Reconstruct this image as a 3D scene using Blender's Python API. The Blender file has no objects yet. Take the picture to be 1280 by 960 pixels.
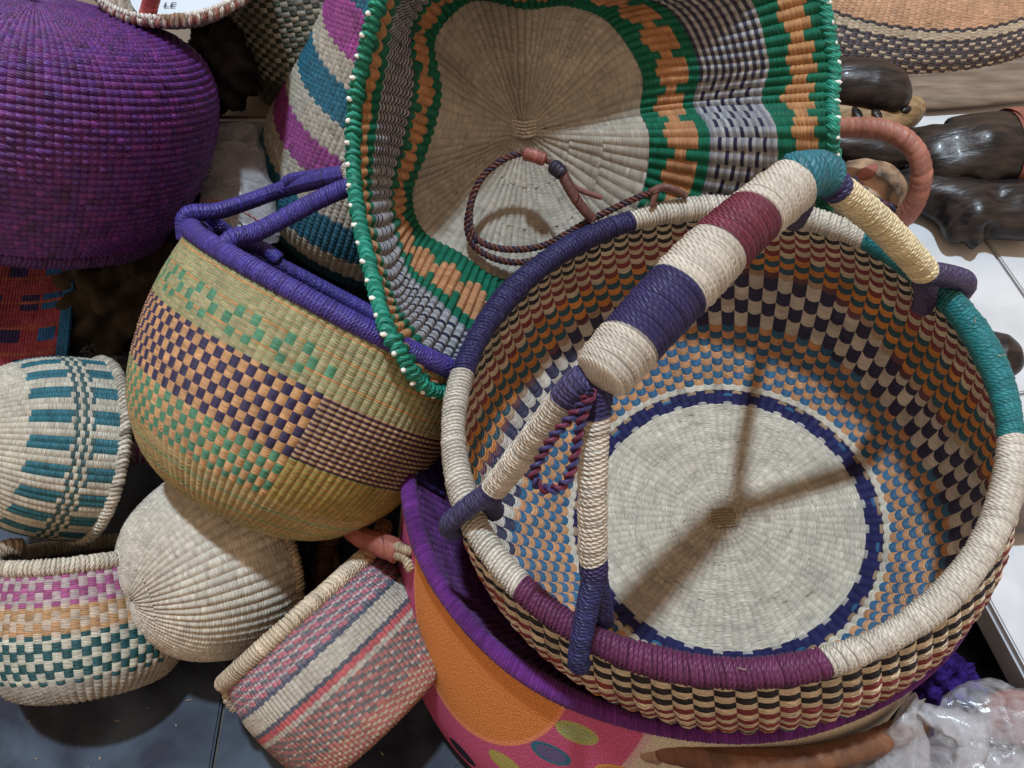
import bpy, math, random
import numpy as np
from mathutils import Vector
random.seed(4); rng = np.random.default_rng(7)
sc = bpy.context.scene
COL = sc.collection

# ---------------------------------------------------------------- camera
TH = math.radians(57.0); FPX = 1108.0; CZ = 0.89
RT = np.array([1.0, 0, 0]); UP = np.array([0, math.sin(TH), math.cos(TH)]); FW = np.array([0, math.cos(TH), -math.sin(TH)])
CAMP = np.array([0, 0, CZ])
cd = bpy.data.cameras.new('camera'); cam = bpy.data.objects.new('camera', cd); COL.objects.link(cam)
cam.location = CAMP; cam.rotation_euler = (math.pi/2 - TH, 0, 0)
cd.sensor_width = 36; cd.lens = 36*FPX/1280; cd.clip_start = 0.02; cd.clip_end = 60
sc.camera = cam
# ---------------------------------------------------------------- light
w = bpy.data.worlds.new('World'); sc.world = w; w.use_nodes = True
bg = w.node_tree.nodes['Background']; bg.inputs[0].default_value = (1.0, 0.70, 0.49, 1); bg.inputs[1].default_value = 0.66
SUN = np.array([0.045, -0.19, -0.98]); SUN = SUN/np.linalg.norm(SUN)
sl = bpy.data.lights.new('sun', 'SUN'); so = bpy.data.objects.new('sun', sl); COL.objects.link(so)
sl.energy = 3.3; sl.angle = math.radians(3.2); sl.color = (0.72, 0.87, 1.0)
so.rotation_euler = Vector(-SUN).to_track_quat('Z', 'Y').to_euler(); so.location = (-0.1, 0.8, 2.6)
sc.view_settings.view_transform = 'Standard'; sc.view_settings.look = 'None'
sc.view_settings.exposure = 0.12; sc.view_settings.gamma = 1

# ---------------------------------------------------------------- helpers
def px(x, y, d):                                   # a point on the line of sight through a photo pixel at its own distance
    return CAMP + d*(FW + (x-640)/FPX*RT + (480-y)/FPX*UP)
def dirc(r, u, t):
    v = r*RT + u*UP - t*FW; return v/np.linalg.norm(v)
def on_z(x, y, z):
    v = FW + (x-640)/FPX*RT + (480-y)/FPX*UP; return CAMP + v*((z-CZ)/v[2])
def project(P):
    q = np.asarray(P)-CAMP; d = q@FW
    return 640+FPX*(q@RT)/d, 480-FPX*(q@UP)/d, d

def mesh_arr(name, V, Q, col=None, fib=None, smooth=True):
    me = bpy.data.meshes.new(name); V = np.ascontiguousarray(V, dtype=np.float32).reshape(-1, 3); Q = np.ascontiguousarray(Q, dtype=np.int32)
    k = Q.shape[1]; n = len(Q)
    me.vertices.add(len(V)); me.vertices.foreach_set('co', V.ravel())
    me.loops.add(n*k); me.loops.foreach_set('vertex_index', Q.ravel())
    me.polygons.add(n); me.polygons.foreach_set('loop_start', np.arange(0, n*k, k, dtype=np.int32))
    try: me.polygons.foreach_set('loop_total', np.full(n, k, dtype=np.int32))
    except Exception: pass
    if smooth: me.polygons.foreach_set('use_smooth', np.ones(n, dtype=bool))
    me.update(calc_edges=True)
    if col is not None:
        a = me.color_attributes.new('Col', 'FLOAT_COLOR', 'POINT')
        c = np.ones((len(V), 4), dtype=np.float32); c[:, :3] = np.clip(np.asarray(col).reshape(-1, 3), 0.002, 1); a.data.foreach_set('color', c.ravel())
    if fib is not None:
        a = me.attributes.new('fib', 'FLOAT2', 'POINT'); a.data.foreach_set('vector', np.ascontiguousarray(fib, dtype=np.float32).ravel())
    return me
def link(name, me, mat=None, parent=None, kind=None):
    o = bpy.data.objects.new(name, me); COL.objects.link(o)
    if mat is not None and me is not None: me.materials.append(mat)
    if parent is not None:
        o.parent = parent; o.location = -(Vector(parent.location)+(Vector(parent.parent.location) if parent.parent else Vector()))
    if kind: o['kind'] = kind
    return o
def thing(name, loc, label, cat, group=None):
    o = bpy.data.objects.new(name, None); COL.objects.link(o); o.location = Vector(loc); o.empty_display_size = 0.02
    o['label'] = label; o['category'] = cat
    if group: o['group'] = group
    return o
def tag(o, label, cat, group=None):
    o['label'] = label; o['category'] = cat
    if group: o['group'] = group
    return o

# ---------------------------------------------------------------- materials
def nodes(name):
    m = bpy.data.materials.new(name); m.use_nodes = True; nt = m.node_tree
    return m, nt, nt.nodes['Principled BSDF']
def N(nt, t, **kw):
    n = nt.nodes.new(t)
    for k, v in kw.items(): setattr(n, k, v)
    return n
def fibre_mat(name, rough, spec, sx, sy, var, bump, blot=0.12, sheen=0, strand=None, tw=0.0):
    m, nt, b = nodes(name); L = nt.links.new
    at = N(nt, 'ShaderNodeAttribute', attribute_name='Col'); fb = N(nt, 'ShaderNodeAttribute', attribute_name='fib')
    mp = N(nt, 'ShaderNodeMapping'); mp.inputs['Scale'].default_value = (sx, sy, 1); L(fb.outputs['Vector'], mp.inputs['Vector'])
    nz = N(nt, 'ShaderNodeTexNoise'); nz.inputs['Scale'].default_value = 1; nz.inputs['Detail'].default_value = 3; L(mp.outputs[0], nz.inputs['Vector'])
    geo = N(nt, 'ShaderNodeNewGeometry')
    n2 = N(nt, 'ShaderNodeTexNoise'); n2.inputs['Scale'].default_value = 45; n2.inputs['Detail'].default_value = 4; L(geo.outputs['Position'], n2.inputs['Vector'])
    r1 = N(nt, 'ShaderNodeMapRange'); r1.inputs[1].default_value = .25; r1.inputs[2].default_value = .75; r1.inputs[3].default_value = 1-var; r1.inputs[4].default_value = 1+var*.7; L(nz.outputs[0], r1.inputs[0])
    r2 = N(nt, 'ShaderNodeMapRange'); r2.inputs[1].default_value = .3; r2.inputs[2].default_value = .7; r2.inputs[3].default_value = 1-blot; r2.inputs[4].default_value = 1+blot; L(n2.outputs[0], r2.inputs[0])
    mu = N(nt, 'ShaderNodeMath', operation='MULTIPLY'); L(r1.outputs[0], mu.inputs[0]); L(r2.outputs[0], mu.inputs[1])
    vm = N(nt, 'ShaderNodeVectorMath', operation='SCALE'); L(at.outputs['Color'], vm.inputs[0]); L(mu.outputs[0], vm.inputs['Scale'])
    L(vm.outputs[0], b.inputs['Base Color'])
    rr = N(nt, 'ShaderNodeMapRange'); rr.inputs[3].default_value = rough-.12; rr.inputs[4].default_value = rough+.15; L(nz.outputs[0], rr.inputs[0]); L(rr.outputs[0], b.inputs['Roughness'])
    b.inputs['Specular IOR Level'].default_value = spec
    if sheen: b.inputs['Sheen Weight'].default_value = sheen
    bp = N(nt, 'ShaderNodeBump'); bp.inputs['Strength'].default_value = bump; bp.inputs['Distance'].default_value = .0008;  
    if strand:
        # single strands of the fibre: a ridge every few tenths of a millimetre, running along the weft or twisted round the cord
        sx_, sy_ = strand; sp = N(nt, 'ShaderNodeSeparateXYZ'); L(fb.outputs['Vector'], sp.inputs[0])
        m1 = N(nt, 'ShaderNodeMath', operation='MULTIPLY'); L(sp.outputs[0], m1.inputs[0]); m1.inputs[1].default_value = sx_
        m2 = N(nt, 'ShaderNodeMath', operation='MULTIPLY_ADD'); L(sp.outputs[1], m2.inputs[0]); m2.inputs[1].default_value = sy_; L(m1.outputs[0], m2.inputs[2])
        m3 = N(nt, 'ShaderNodeMath', operation='MULTIPLY_ADD'); L(n2.outputs[0], m3.inputs[0]); m3.inputs[1].default_value = 5.0; L(m2.outputs[0], m3.inputs[2])
        m4 = N(nt, 'ShaderNodeMath', operation='SINE'); L(m3.outputs[0], m4.inputs[0])
        m5 = N(nt, 'ShaderNodeMath', operation='MULTIPLY_ADD'); L(m4.outputs[0], m5.inputs[0]); m5.inputs[1].default_value = tw; L(nz.outputs[0], m5.inputs[2]); L(m5.outputs[0], bp.inputs['Height'])
    else: L(nz.outputs[0], bp.inputs['Height'])
    L(bp.outputs[0], b.inputs['Normal'])
    return m
STRAW = fibre_mat('straw', .48, .4, 110, 1700, .36, .75, .14, strand=(500, 5200), tw=.40)
WRAP = fibre_mat('wrapped_straw', .45, .4, 260, 1500, .28, .8, .10, strand=(900, 3300), tw=.42)
DYED = fibre_mat('dyed_fibre', .45, .45, 160, 1500, .36, .7, .16, strand=(800, 3000), tw=.34)
LEATHER = fibre_mat('leather', .5, .4, 300, 300, .22, .5, .2)
FELT = fibre_mat('wool_fibre', .9, .1, 200, 900, .4, .8, .25, .08)
def simple_mat(name, col, rough=.5, spec=.5, scale=20, var=.25, bump=.15, col2=None, coat=0, detail=6, dist=.002, distort=0.0, lo=.32, hi=.68, stretch=None):
    m, nt, b = nodes(name); L = nt.links.new
    g = N(nt, 'ShaderNodeNewGeometry'); nz = N(nt, 'ShaderNodeTexNoise'); nz.inputs['Scale'].default_value = scale; nz.inputs['Detail'].default_value = detail
    nz.inputs['Distortion'].default_value = distort
    if stretch:
        ms = N(nt, 'ShaderNodeMapping'); ms.inputs['Scale'].default_value = stretch; L(g.outputs['Position'], ms.inputs['Vector']); L(ms.outputs[0], nz.inputs['Vector'])
    else: L(g.outputs['Position'], nz.inputs['Vector'])
    cr = N(nt, 'ShaderNodeValToRGB'); e = cr.color_ramp.elements; e[0].position = lo; e[1].position = hi
    c2 = col2 or tuple(min(1, c*(1+var)) for c in col); e[0].color = tuple(c*(1-var) for c in col)+(1,) if not col2 else tuple(col)+(1,); e[1].color = tuple(c2)+(1,)
    L(nz.outputs[0], cr.inputs[0]); L(cr.outputs[0], b.inputs['Base Color'])
    rr = N(nt, 'ShaderNodeMapRange'); rr.inputs[3].default_value = max(.03, rough-.1); rr.inputs[4].default_value = rough+.12; L(nz.outputs[0], rr.inputs[0]); L(rr.outputs[0], b.inputs['Roughness'])
    b.inputs['Specular IOR Level'].default_value = spec; b.inputs['Coat Weight'].default_value = coat; b.inputs['Coat Roughness'].default_value = .12
    bp = N(nt, 'ShaderNodeBump'); bp.inputs['Strength'].default_value = bump; bp.inputs['Distance'].default_value = dist; L(nz.outputs[0], bp.inputs['Height']); L(bp.outputs[0], b.inputs['Normal'])
    return m
STONE = simple_mat('dark_stone', (.006, .008, .020), .62, .25, 11, .5, .15, (.046, .066, .095), distort=.5, lo=.40, hi=.66, detail=9)
GROUT = simple_mat('grout', (.07, .062, .055), .9, .2, 60)
TILE = simple_mat('white_tile', (.46, .48, .50), .45, .35, 13, .04, .08, (.58, .60, .62), distort=.8)
SLAB = simple_mat('slab_edge', (.36, .37, .40), .6, .3, 30, .15, .15)
WOODSHELF = simple_mat('shelf_board', (.16, .13, .105), .5, .3, 14, .2, .1)
EBONY = simple_mat('ebony_polish', (.006, .006, .008), .36, .32, 30, .4, .55, (.040, .028, .024), coat=.06, dist=.003, stretch=(1, 4, 3), lo=.4, hi=.75)
PALEWOOD = simple_mat('pale_carved_wood', (.16, .10, .05), .5, .3, 34, .3, .4, (.40, .28, .15), stretch=(1, 5, 4))
PAINTEDWOOD = simple_mat('painted_carved_wood', (.022, .016, .016), .45, .4, 46, .3, .3, (.40, .27, .17), detail=3)
REDPAINT = simple_mat('red_paint', (.22, .075, .06), .45, .4, 50, .3, .2)
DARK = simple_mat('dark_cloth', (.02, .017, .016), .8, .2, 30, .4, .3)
DARKPLASTIC = simple_mat('dark_plastic', (.03, .035, .05), .35, .5, 20, .3, .2)
WHITEPIECE = simple_mat('white_bead', (.72, .72, .68), .5, .4, 200, .1, .1)
PAPER = simple_mat('paper', (.50, .58, .66), .7, .2, 20, .06, .1)
INK = simple_mat('ink', (.05, .06, .09), .7, .2, 60, .2, .1)
CLOTHP = simple_mat('purple_fleece', (.024, .011, .10), .95, .05, 160, .6, .8, dist=.006)
def plastic_mat(name, alpha, col, rough=.12):
    m, nt, b = nodes(name); L = nt.links.new
    g = N(nt, 'ShaderNodeNewGeometry'); nz = N(nt, 'ShaderNodeTexNoise'); nz.inputs['Scale'].default_value = 60; nz.inputs['Detail'].default_value = 5; nz.inputs['Distortion'].default_value = 1.5
    L(g.outputs['Position'], nz.inputs['Vector'])
    b.inputs['Base Color'].default_value = col+(1,); b.inputs['Roughness'].default_value = rough; b.inputs['Specular IOR Level'].default_value = .8
    r = N(nt, 'ShaderNodeMapRange'); r.inputs[1].default_value = .3; r.inputs[2].default_value = .7; r.inputs[3].default_value = max(0, alpha-.15); r.inputs[4].default_value = alpha+.2; L(nz.outputs[0], r.inputs[0]); L(r.outputs[0], b.inputs['Alpha'])
    bp = N(nt, 'ShaderNodeBump'); bp.inputs['Strength'].default_value = .35; bp.inputs['Distance'].default_value = .003; L(nz.outputs[0], bp.inputs['Height']); L(bp.outputs[0], b.inputs['Normal'])
    return m
PLASTIC = plastic_mat('clear_plastic_film', .16, (.55, .58, .62))
PLASTIC2 = plastic_mat('cloudy_plastic_film', .36, (.48, .49, .53), .25)

# palette, linear reflectance
NAT = (.57, .535, .46); CREAM = (.62, .54, .40); BLACK = (.012, .011, .018); NAVY = (.030, .026, .105); PLUM = (.125, .028, .085); MAROON = (.22, .035, .040)
TEAL = (.015, .17, .19); ORANGE = (.60, .24, .055); BLUE = (.035, .12, .28); GREEN = (.012, .20, .12); PEACH = (.66, .34, .17)
PURP = (.085, .020, .17); MAGEN = (.33, .05, .27); PINK = (.52, .13, .14); GREY = (.24, .25, .28); RBLUE = (.055, .04, .26); KHAKI = (.40, .34, .15)

# ---------------------------------------------------------------- curves
def smooth_path(pts, n=200, closed=False):
    P = np.asarray(pts, float)
    if closed: P = np.vstack([P[-1], P, P[0], P[1]])
    else: P = np.vstack([2*P[0]-P[1], P, 2*P[-1]-P[-2]])
    out = []
    m = len(P)-3; per = max(4, n//m)
    for i in range(m):
        t = np.linspace(0, 1, per, endpoint=False)[:, None]; p0, p1, p2, p3 = P[i:i+4]
        out.append(.5*((2*p1)+(-p0+p2)*t+(2*p0-5*p1+4*p2-p3)*t**2+(-p0+3*p1-3*p2+p3)*t**3))
    out = np.vstack(out)
    if not closed: out = np.vstack([out, P[-2]])
    return out
def resample(P, step, closed=False):
    if closed: P = np.vstack([P, P[0]])
    s = np.r_[0, np.cumsum(np.linalg.norm(np.diff(P, axis=0), axis=1))]; L = s[-1]; n = max(3, int(round(L/step)))
    q = np.linspace(0, L, n+1)
    if closed: q = q[:-1]
    return np.stack([np.interp(q, s, P[:, k]) for k in range(3)], 1), q, L
def frames(P, closed=False):
    T = np.roll(P, -1, 0)-np.roll(P, 1, 0)
    if not closed: T[0] = P[1]-P[0]; T[-1] = P[-1]-P[-2]
    T /= np.linalg.norm(T, axis=1)[:, None]+1e-12
    a = np.array([0, 0, 1.]) if abs(T[0, 2]) < .9 else np.array([1., 0, 0])
    U = np.zeros_like(P); u = np.cross(T[0], np.cross(a, T[0])); U[0] = u/np.linalg.norm(u)
    for i in range(1, len(P)):
        u = U[i-1]-T[i]*(U[i-1]@T[i]); U[i] = u/np.linalg.norm(u)
    return T, U, np.cross(T, U)
def grid_quads(n, m, wrap_i=False, wrap_j=False):
    ii = np.arange(n if wrap_i else n-1); jj = np.arange(m if wrap_j else m-1)
    I, J = np.meshgrid(ii, jj, indexing='ij'); I2 = (I+1) % n; J2 = (J+1) % m
    return np.stack([I*m+J, I2*m+J, I2*m+J2, I*m+J2], -1).reshape(-1, 4)
def wrapped_tube(pts, rad, pitch, colf, closed=False, seg=14, amp=.28, sub=4, jit=.12, presmoothed=False):
    """a cord wound round a core: every turn of the winding is a raised ridge"""
    P0 = np.asarray(pts) if presmoothed else smooth_path(pts, 240, closed)
    P, s, L = resample(P0, pitch/sub, closed)
    if closed:
        k = len(P)//sub*sub; P, s, L = resample(P0, L/k, closed)
    n = len(P); T, U, W = frames(P, closed)
    wi = np.arange(n)//sub; ph = np.arange(n) % sub
    prof = np.array([-.25, .8, 1, .8])[ph] if sub == 4 else np.abs(np.sin(np.pi*ph/sub))
    nw = wi.max()+1; wr = np.clip(1+rng.normal(0, .22, nw), .3, 1.6)[wi]
    r = np.array([rad(x/L) for x in s]) if callable(rad) else np.full(n, rad)
    seg += 1; a = np.linspace(0, 2*np.pi, seg)
    R = r[:, None]+(pitch*amp*prof*wr)[:, None]+np.zeros(seg)
    lob = 1+.02*np.sin(2*a+1.3)[None, :]+.012*np.sin(3*a[None, :]+s[:, None]*40)+.010*np.sin(s[:, None]*57+5*np.sin(a)[None, :])
    R = R*lob
    shift = pitch*(.35*np.sin(a)[None, :]+.18*np.sin(a*2+.5)[None, :])+pitch*(.16*rng.normal(0, 1, nw)[wi][:, None]*np.sin(a[None, :]+rng.random(nw)[wi][:, None]*6.28))
    if not closed:
        e = np.minimum(s, L-s)/ (np.maximum(r, 1e-6)); sh = np.clip(e/.35, 0, 1); R = R*np.sqrt(1-(1-sh)**2*.45)[:, None]; shift = shift*np.clip(e, 0, 1)[:, None]
    V = P[:, None]+R[..., None]*(np.cos(a)[None, :, None]*U[:, None]+np.sin(a)[None, :, None]*W[:, None])+shift[..., None]*T[:, None]
    cs = np.array([colf(x/L) for x in s], float); cs = cs*(1+rng.normal(0, jit, nw)[wi])[:, None]
    C = np.repeat(cs[:, None], seg, 1)
    F = np.stack([np.broadcast_to((a*r.mean())[None, :], (n, seg))+(rng.random(nw)*.6)[wi][:, None], (s[:, None]+.22*(a*r.mean())[None, :])+0*a[None, :]], -1)
    Q = grid_quads(n, seg, closed, False)
    V = V.reshape(-1, 3); C = C.reshape(-1, 3); F = F.reshape(-1, 2)
    if not closed:
        ring = V.reshape(n, seg, 3); j = np.arange(seg-1)          # end caps with edges of their own
        for e_, sg in ((0, -1), (n-1, 1)):
            k = len(V); cap = np.vstack([ring[e_], ring[e_]*.5+P[e_]*.5+sg*T[e_]*r[e_]*.16, P[e_]+sg*T[e_]*r[e_]*.2])
            V = np.vstack([V, cap]); C = np.vstack([C, np.tile(cs[e_]*.9, (len(cap), 1))]); loc_ = cap-P[e_]; F = np.vstack([F, np.stack([loc_@U[e_], loc_@W[e_]], 1)])
            q1 = np.stack([k+j, k+j+1, k+seg+j+1, k+seg+j], 1); f_ = np.full(seg-1, k+2*seg); q2 = np.stack([k+seg+j, k+seg+j+1, f_, f_], 1)
            if sg < 0: q1 = q1[:, ::-1]; q2 = q2[:, [1, 0, 2, 3]]
            Q = np.vstack([Q, q1, q2])
    return V, Q, C, F
def tube_obj(name, pts, rad, pitch, colf, mat, parent=None, **kw):
    V, Q, C, F = wrapped_tube(pts, rad, pitch, colf, **kw)
    quad = Q[:, 2] != Q[:, 3]
    return link(name, mesh_quads_tris(name, V, Q[quad], Q[~quad][:, :3], C, F), mat, parent)
def mesh_quads_tris(name, V, Q, T, C, F):
    if len(T) == 0: return mesh_arr(name, V, Q, C, F)
    me = bpy.data.meshes.new(name); V = np.asarray(V, np.float32)
    me.vertices.add(len(V)); me.vertices.foreach_set('co', V.ravel())
    li = np.r_[Q.ravel(), T.ravel()].astype(np.int32); me.loops.add(len(li)); me.loops.foreach_set('vertex_index', li)
    n = len(Q)+len(T); me.polygons.add(n)
    me.polygons.foreach_set('loop_start', np.r_[np.arange(len(Q))*4, len(Q)*4+np.arange(len(T))*3].astype(np.int32))
    try: me.polygons.foreach_set('loop_total', np.r_[np.full(len(Q), 4), np.full(len(T), 3)].astype(np.int32))
    except Exception: pass
    me.polygons.foreach_set('use_smooth', np.ones(n, bool)); me.update(calc_edges=True)
    a = me.color_attributes.new('Col', 'FLOAT_COLOR', 'POINT'); c = np.ones((len(V), 4), np.float32); c[:, :3] = np.clip(C, .002, 1); a.data.foreach_set('color', c.ravel())
    a = me.attributes.new('fib', 'FLOAT2', 'POINT'); a.data.foreach_set('vector', np.asarray(F, np.float32).ravel())
    return me
def const(c): return lambda t: c
def bands(*kv):                                     # bands((end, colour), ...)
    def f(t):
        for e, c in kv:
            if t <= e: return c
        return kv[-1][1]
    return f
def rope_obj(name, pts, r, strands, pitch, cols, mat, parent=None, closed=False, seg=6):
    P, s, L = resample(smooth_path(pts, 300, closed), pitch/9, closed); T, U, W = frames(P, closed)
    Vs, Qs, Cs, Fs = [], [], [], []; off = 0; a = np.linspace(0, 2*np.pi, seg, endpoint=False)
    for k in range(strands):
        ang = 2*np.pi*(s/pitch+k/strands); cen = P+(r*.55)*(np.cos(ang)[:, None]*U+np.sin(ang)[:, None]*W)
        rr = r*.56; V = cen[:, None]+rr*(np.cos(a)[None, :, None]*U[:, None]+np.sin(a)[None, :, None]*W[:, None])
        Vs.append(V.reshape(-1, 3)); Qs.append(grid_quads(len(P), seg, closed, True)+off); off += len(P)*seg
        Cs.append(np.tile(np.array(cols[k % len(cols)]), (len(P)*seg, 1))*(1+rng.normal(0, .08, (len(P), 1)).repeat(seg, 0)))
        Fs.append(np.stack([np.repeat(s, seg), np.tile(a*rr, len(P))], 1))
    return link(name, mesh_arr(name, np.vstack(Vs), np.vstack(Qs), np.vstack(Cs), np.vstack(Fs)), mat, parent)

# ---------------------------------------------------------------- baskets
class Surf:
    """surface of revolution about an axis, with optional deformation; v is arc length from the pole"""
    def __init__(s, base, axis, prof, xref=None, deform=None, skew=None):
        s.o = np.asarray(base, float); z = np.asarray(axis, float); s.z = z/np.linalg.norm(z)
        x = np.asarray(xref if xref is not None else RT, float); x = x-s.z*(x@s.z); s.x = x/np.linalg.norm(x); s.y = np.cross(s.z, s.x)
        p = np.asarray(prof, float); q = smooth_path(np.c_[p, np.zeros(len(p))], 40*len(p))[:, :2]; q[:, 0] = np.maximum(q[:, 0], 0)
        s.s = np.r_[0, np.cumsum(np.linalg.norm(np.diff(q, axis=0), axis=1))]; s.q = q; s.L = s.s[-1]; s.deform = deform; s.skew = skew; s.H = q[:, 1].max()
    def __call__(s, phi, v):
        v = np.clip(v, 0, s.L); r = np.interp(v, s.s, s.q[:, 0]); h = np.interp(v, s.s, s.q[:, 1])
        if s.deform is not None: r = r*s.deform(phi, v/s.L)
        P = s.o+(r*np.cos(phi))[..., None]*s.x+(r*np.sin(phi))[..., None]*s.y+h[..., None]*s.z
        if s.skew is not None: P = P+((1-h/s.H)**1)[..., None]*s.skew
        return P
    def rim(s, n=240, lift=0):
        ph = np.linspace(0, 2*np.pi, n, endpoint=False); return s(ph, np.full(n, s.L))+lift*s.z
    def v_at_r(s, r): return float(np.interp(r, s.q[:, 0][:np.argmax(s.q[:, 0])+1], s.s[:np.argmax(s.q[:, 0])+1]))
WEAVES = []
def weave_arr(S, v0, v1, n, m, colf, a_col, a_row, sag=.0, side=1, off=0.0, nu=3, nv=2, alt=.5, jit=.09, p0=0.0, p1=2*math.pi, strands=1):
    nv = nv*strands; I, J = np.meshgrid(np.arange(n), np.arange(m+(1 if alt else 0)), indexing='ij'); I = I.ravel(); J = J.ravel(); K = len(I)
    a = np.linspace(0, 1, nu+1); b = np.linspace(0, 1, nv+1); A, B = np.meshgrid(a, b, indexing='ij'); A = A.ravel(); B = B.ravel()
    dphi = (p1-p0)/n; dv = (v1-v0)/m
    wob = rng.normal(0, .06, K)
    phi = p0+(I[:, None]+A[None])*dphi
    vv = J[:, None]+B[None]-alt*((I[:, None]) % 2)-sag*np.sin(np.pi*A)[None]+sag*.5
    v = v0+np.clip(vv, 0, m)*dv
    P = S(phi, v); e = 1e-3
    du = S(phi+e, v)-S(phi-e, v); d2 = S(phi, np.minimum(v+4e-4, S.L))-S(phi, np.maximum(v-4e-4, 0))
    nr = np.cross(du, d2); nr /= np.linalg.norm(nr, axis=-1)[..., None]+1e-12
    h = off+a_col*np.sin(np.pi*A)**.8*(1+wob[:, None])+a_row*np.abs(np.sin(np.pi*B*strands))**.7*(.55+.45*np.sin(np.pi*A))*(1+rng.normal(0, .15, (K, 1)))
    V = P+side*nr*h[..., None]
    c = np.asarray(colf(I, J), float); c = c*(1+rng.normal(0, jit, (K, 1)))*(1+rng.normal(0, jit*.10, (K, 3)))
    C = np.repeat(c[:, None], len(A), 1)
    rr = np.linalg.norm(du, axis=-1)/(2*e)
    F = np.stack([phi*rr+I[:, None]*.13, v+rng.random((K, 1))*3], -1)
    q = grid_quads(nu+1, nv+1)
    if side < 0: q = q[:, ::-1]
    live = (np.ptp(v, axis=1) > dv*.15)
    return V[live], C[live], F[live], q
def weave(parent, parts, indiv=0, mat=STRAW, name='weave'):
    """parts: list of weave_arr results; joined to one mesh, the largest visible stitches are split off at the end"""
    q0 = parts[0][3]
    V = np.concatenate([p[0] for p in parts]); C = np.concatenate([p[1] for p in parts]); F = np.concatenate([p[2] for p in parts]); Q = np.concatenate([np.broadcast_to(p[3], (len(p[0]),)+q0.shape) for p in parts])
    o = link(name, stitch_mesh(name, V, C, F, Q), mat, parent, 'stuff')
    if indiv: WEAVES.append((o, V, C, F, Q, indiv, mat))
    return o
def stitch_mesh(name, V, C, F, Q):
    k = V.shape[1]; idx = Q+(np.arange(len(V))*k)[:, None, None]
    return mesh_arr(name, V.reshape(-1, 3), idx.reshape(-1, 4), C.reshape(-1, 3), F.reshape(-1, 2))
def shell(S, parent, col, off, name='lining', mat=STRAW, n=72, m=40, v0=0.0, side=1):
    ph = np.linspace(0, 2*np.pi, n, endpoint=False); v = np.linspace(max(v0, 1e-4), S.L, m); PH, Vv = np.meshgrid(ph, v, indexing='ij')
    P = S(PH, Vv); du = S(PH+1e-3, Vv)-S(PH-1e-3, Vv); d2 = S(PH, np.minimum(Vv+5e-4, S.L))-S(PH, np.maximum(Vv-5e-4, 0)); nr = np.cross(du, d2); nr /= np.linalg.norm(nr, axis=-1)[..., None]+1e-12
    P = P+side*off*nr
    return link(name, mesh_arr(name, P, grid_quads(n, m, True, False), np.tile(np.array(col), (n*m, 1)), np.stack([PH*.1, Vv], -1).reshape(-1, 2)), mat, parent)
def pick(cond_list, default, n):
    c = np.tile(np.array(default, float), (n, 1))
    for cond, col in cond_list:
        cc = np.array(col, float); c = np.where(cond[:, None], cc, c)
    return c
def base_rings(S, rs, ns, pitch, colf, a_col, a_row, side, **kw):
    """spiral woven bottom: more ribs from ring to ring"""
    out = []
    for (r0, r1), n in zip(zip(rs[:-1], rs[1:]), ns):
        v0, v1 = S.v_at_r(r0), S.v_at_r(r1); m = max(1, int(round((v1-v0)/pitch)))
        out.append(weave_arr(S, v0, v1, n, m, colf, a_col*min(1.0, 90/n), a_row, side=side, **kw))
    return out

# ================================================================ SETTING
def box_mesh(name, x0, x1, y0, y1, z0, z1, bev=.0):
    import bmesh
    bm = bmesh.new(); bmesh.ops.create_cube(bm, size=1)
    for v in bm.verts: v.co = Vector(((x0+x1)/2+v.co.x*(x1-x0), (y0+y1)/2+v.co.y*(y1-y0), (z0+z1)/2+v.co.z*(z1-z0)))
    if bev: bmesh.ops.bevel(bm, geom=list(bm.edges), offset=bev, segments=2, affect='EDGES')
    me = bpy.data.meshes.new(name); bm.to_mesh(me); bm.free(); return me
floor = link('floor', box_mesh('floor', -6, 6, -5, 8, -.06, -.006), GROUT); floor['kind'] = 'structure'
ft = box_mesh('tile', -.1985, .1985, -.1985, .1985, -.02, 0, .002); ft.materials.append(STONE)
for i in range(-5, 5):
    for j in range(-3, 6):
        t = bpy.data.objects.new('tile', ft); COL.objects.link(t); t.parent = floor; t.location = (i*.4-.08, j*.4+.075, random.uniform(-.0006, .0006))
# white tiled slab on the right, its edge running towards the viewer
ed = np.array([.225, -.974]); en = np.array([.974, .225]); eo = np.array([.427, .262]); SZ = .12
slab = link('tiled_slab', box_mesh('tiled_slab', .0, 1.9, -1.6, .9, -.036, -.005, .003), SLAB); slab['kind'] = 'structure'
sa = math.atan2(en[1], en[0]); slab.location = (eo[0], eo[1], SZ); slab.rotation_euler = (0, 0, sa)
offs = [0, .217, .517, .817, 1.117, 1.417, 1.717]
for k in range(len(offs)-1):
    wdt = offs[k+1]-offs[k]-.004; tm = box_mesh('tile', 0, wdt, 0, .596, -.01, 0, .0015); tm.materials.append(TILE)
    for j in range(-3, 2):
        if j*.6+.596-.4 > .9: continue
        t = bpy.data.objects.new('tile', tm); COL.objects.link(t); t.parent = slab; t.location = (offs[k]+.002, j*.6-.4+.15*(k % 2)*0, 0)
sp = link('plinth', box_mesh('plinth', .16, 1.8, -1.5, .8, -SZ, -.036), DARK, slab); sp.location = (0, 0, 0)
# low board shelf behind
shelf = link('shelf', box_mesh('shelf', -1.4, .25, 0, .8, -.028, 0, .002), WOODSHELF); shelf['kind'] = 'structure'
q = px(310, 146, 1.05); shelf.location = (0, q[1], q[2]); SHZ = q[2]
sb = link('shelf_edge', box_mesh('shelf_edge', -1.4, .25, -.006, -.0005, -.030, -.002, .001), SLAB, shelf); sb.location = (0, 0, 0)
sk = link('shelf_base', box_mesh('shelf_base', -1.3, .2, .09, .7, -SHZ, -.028), DARK, shelf); sk.location = (0, 0, 0)

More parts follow.
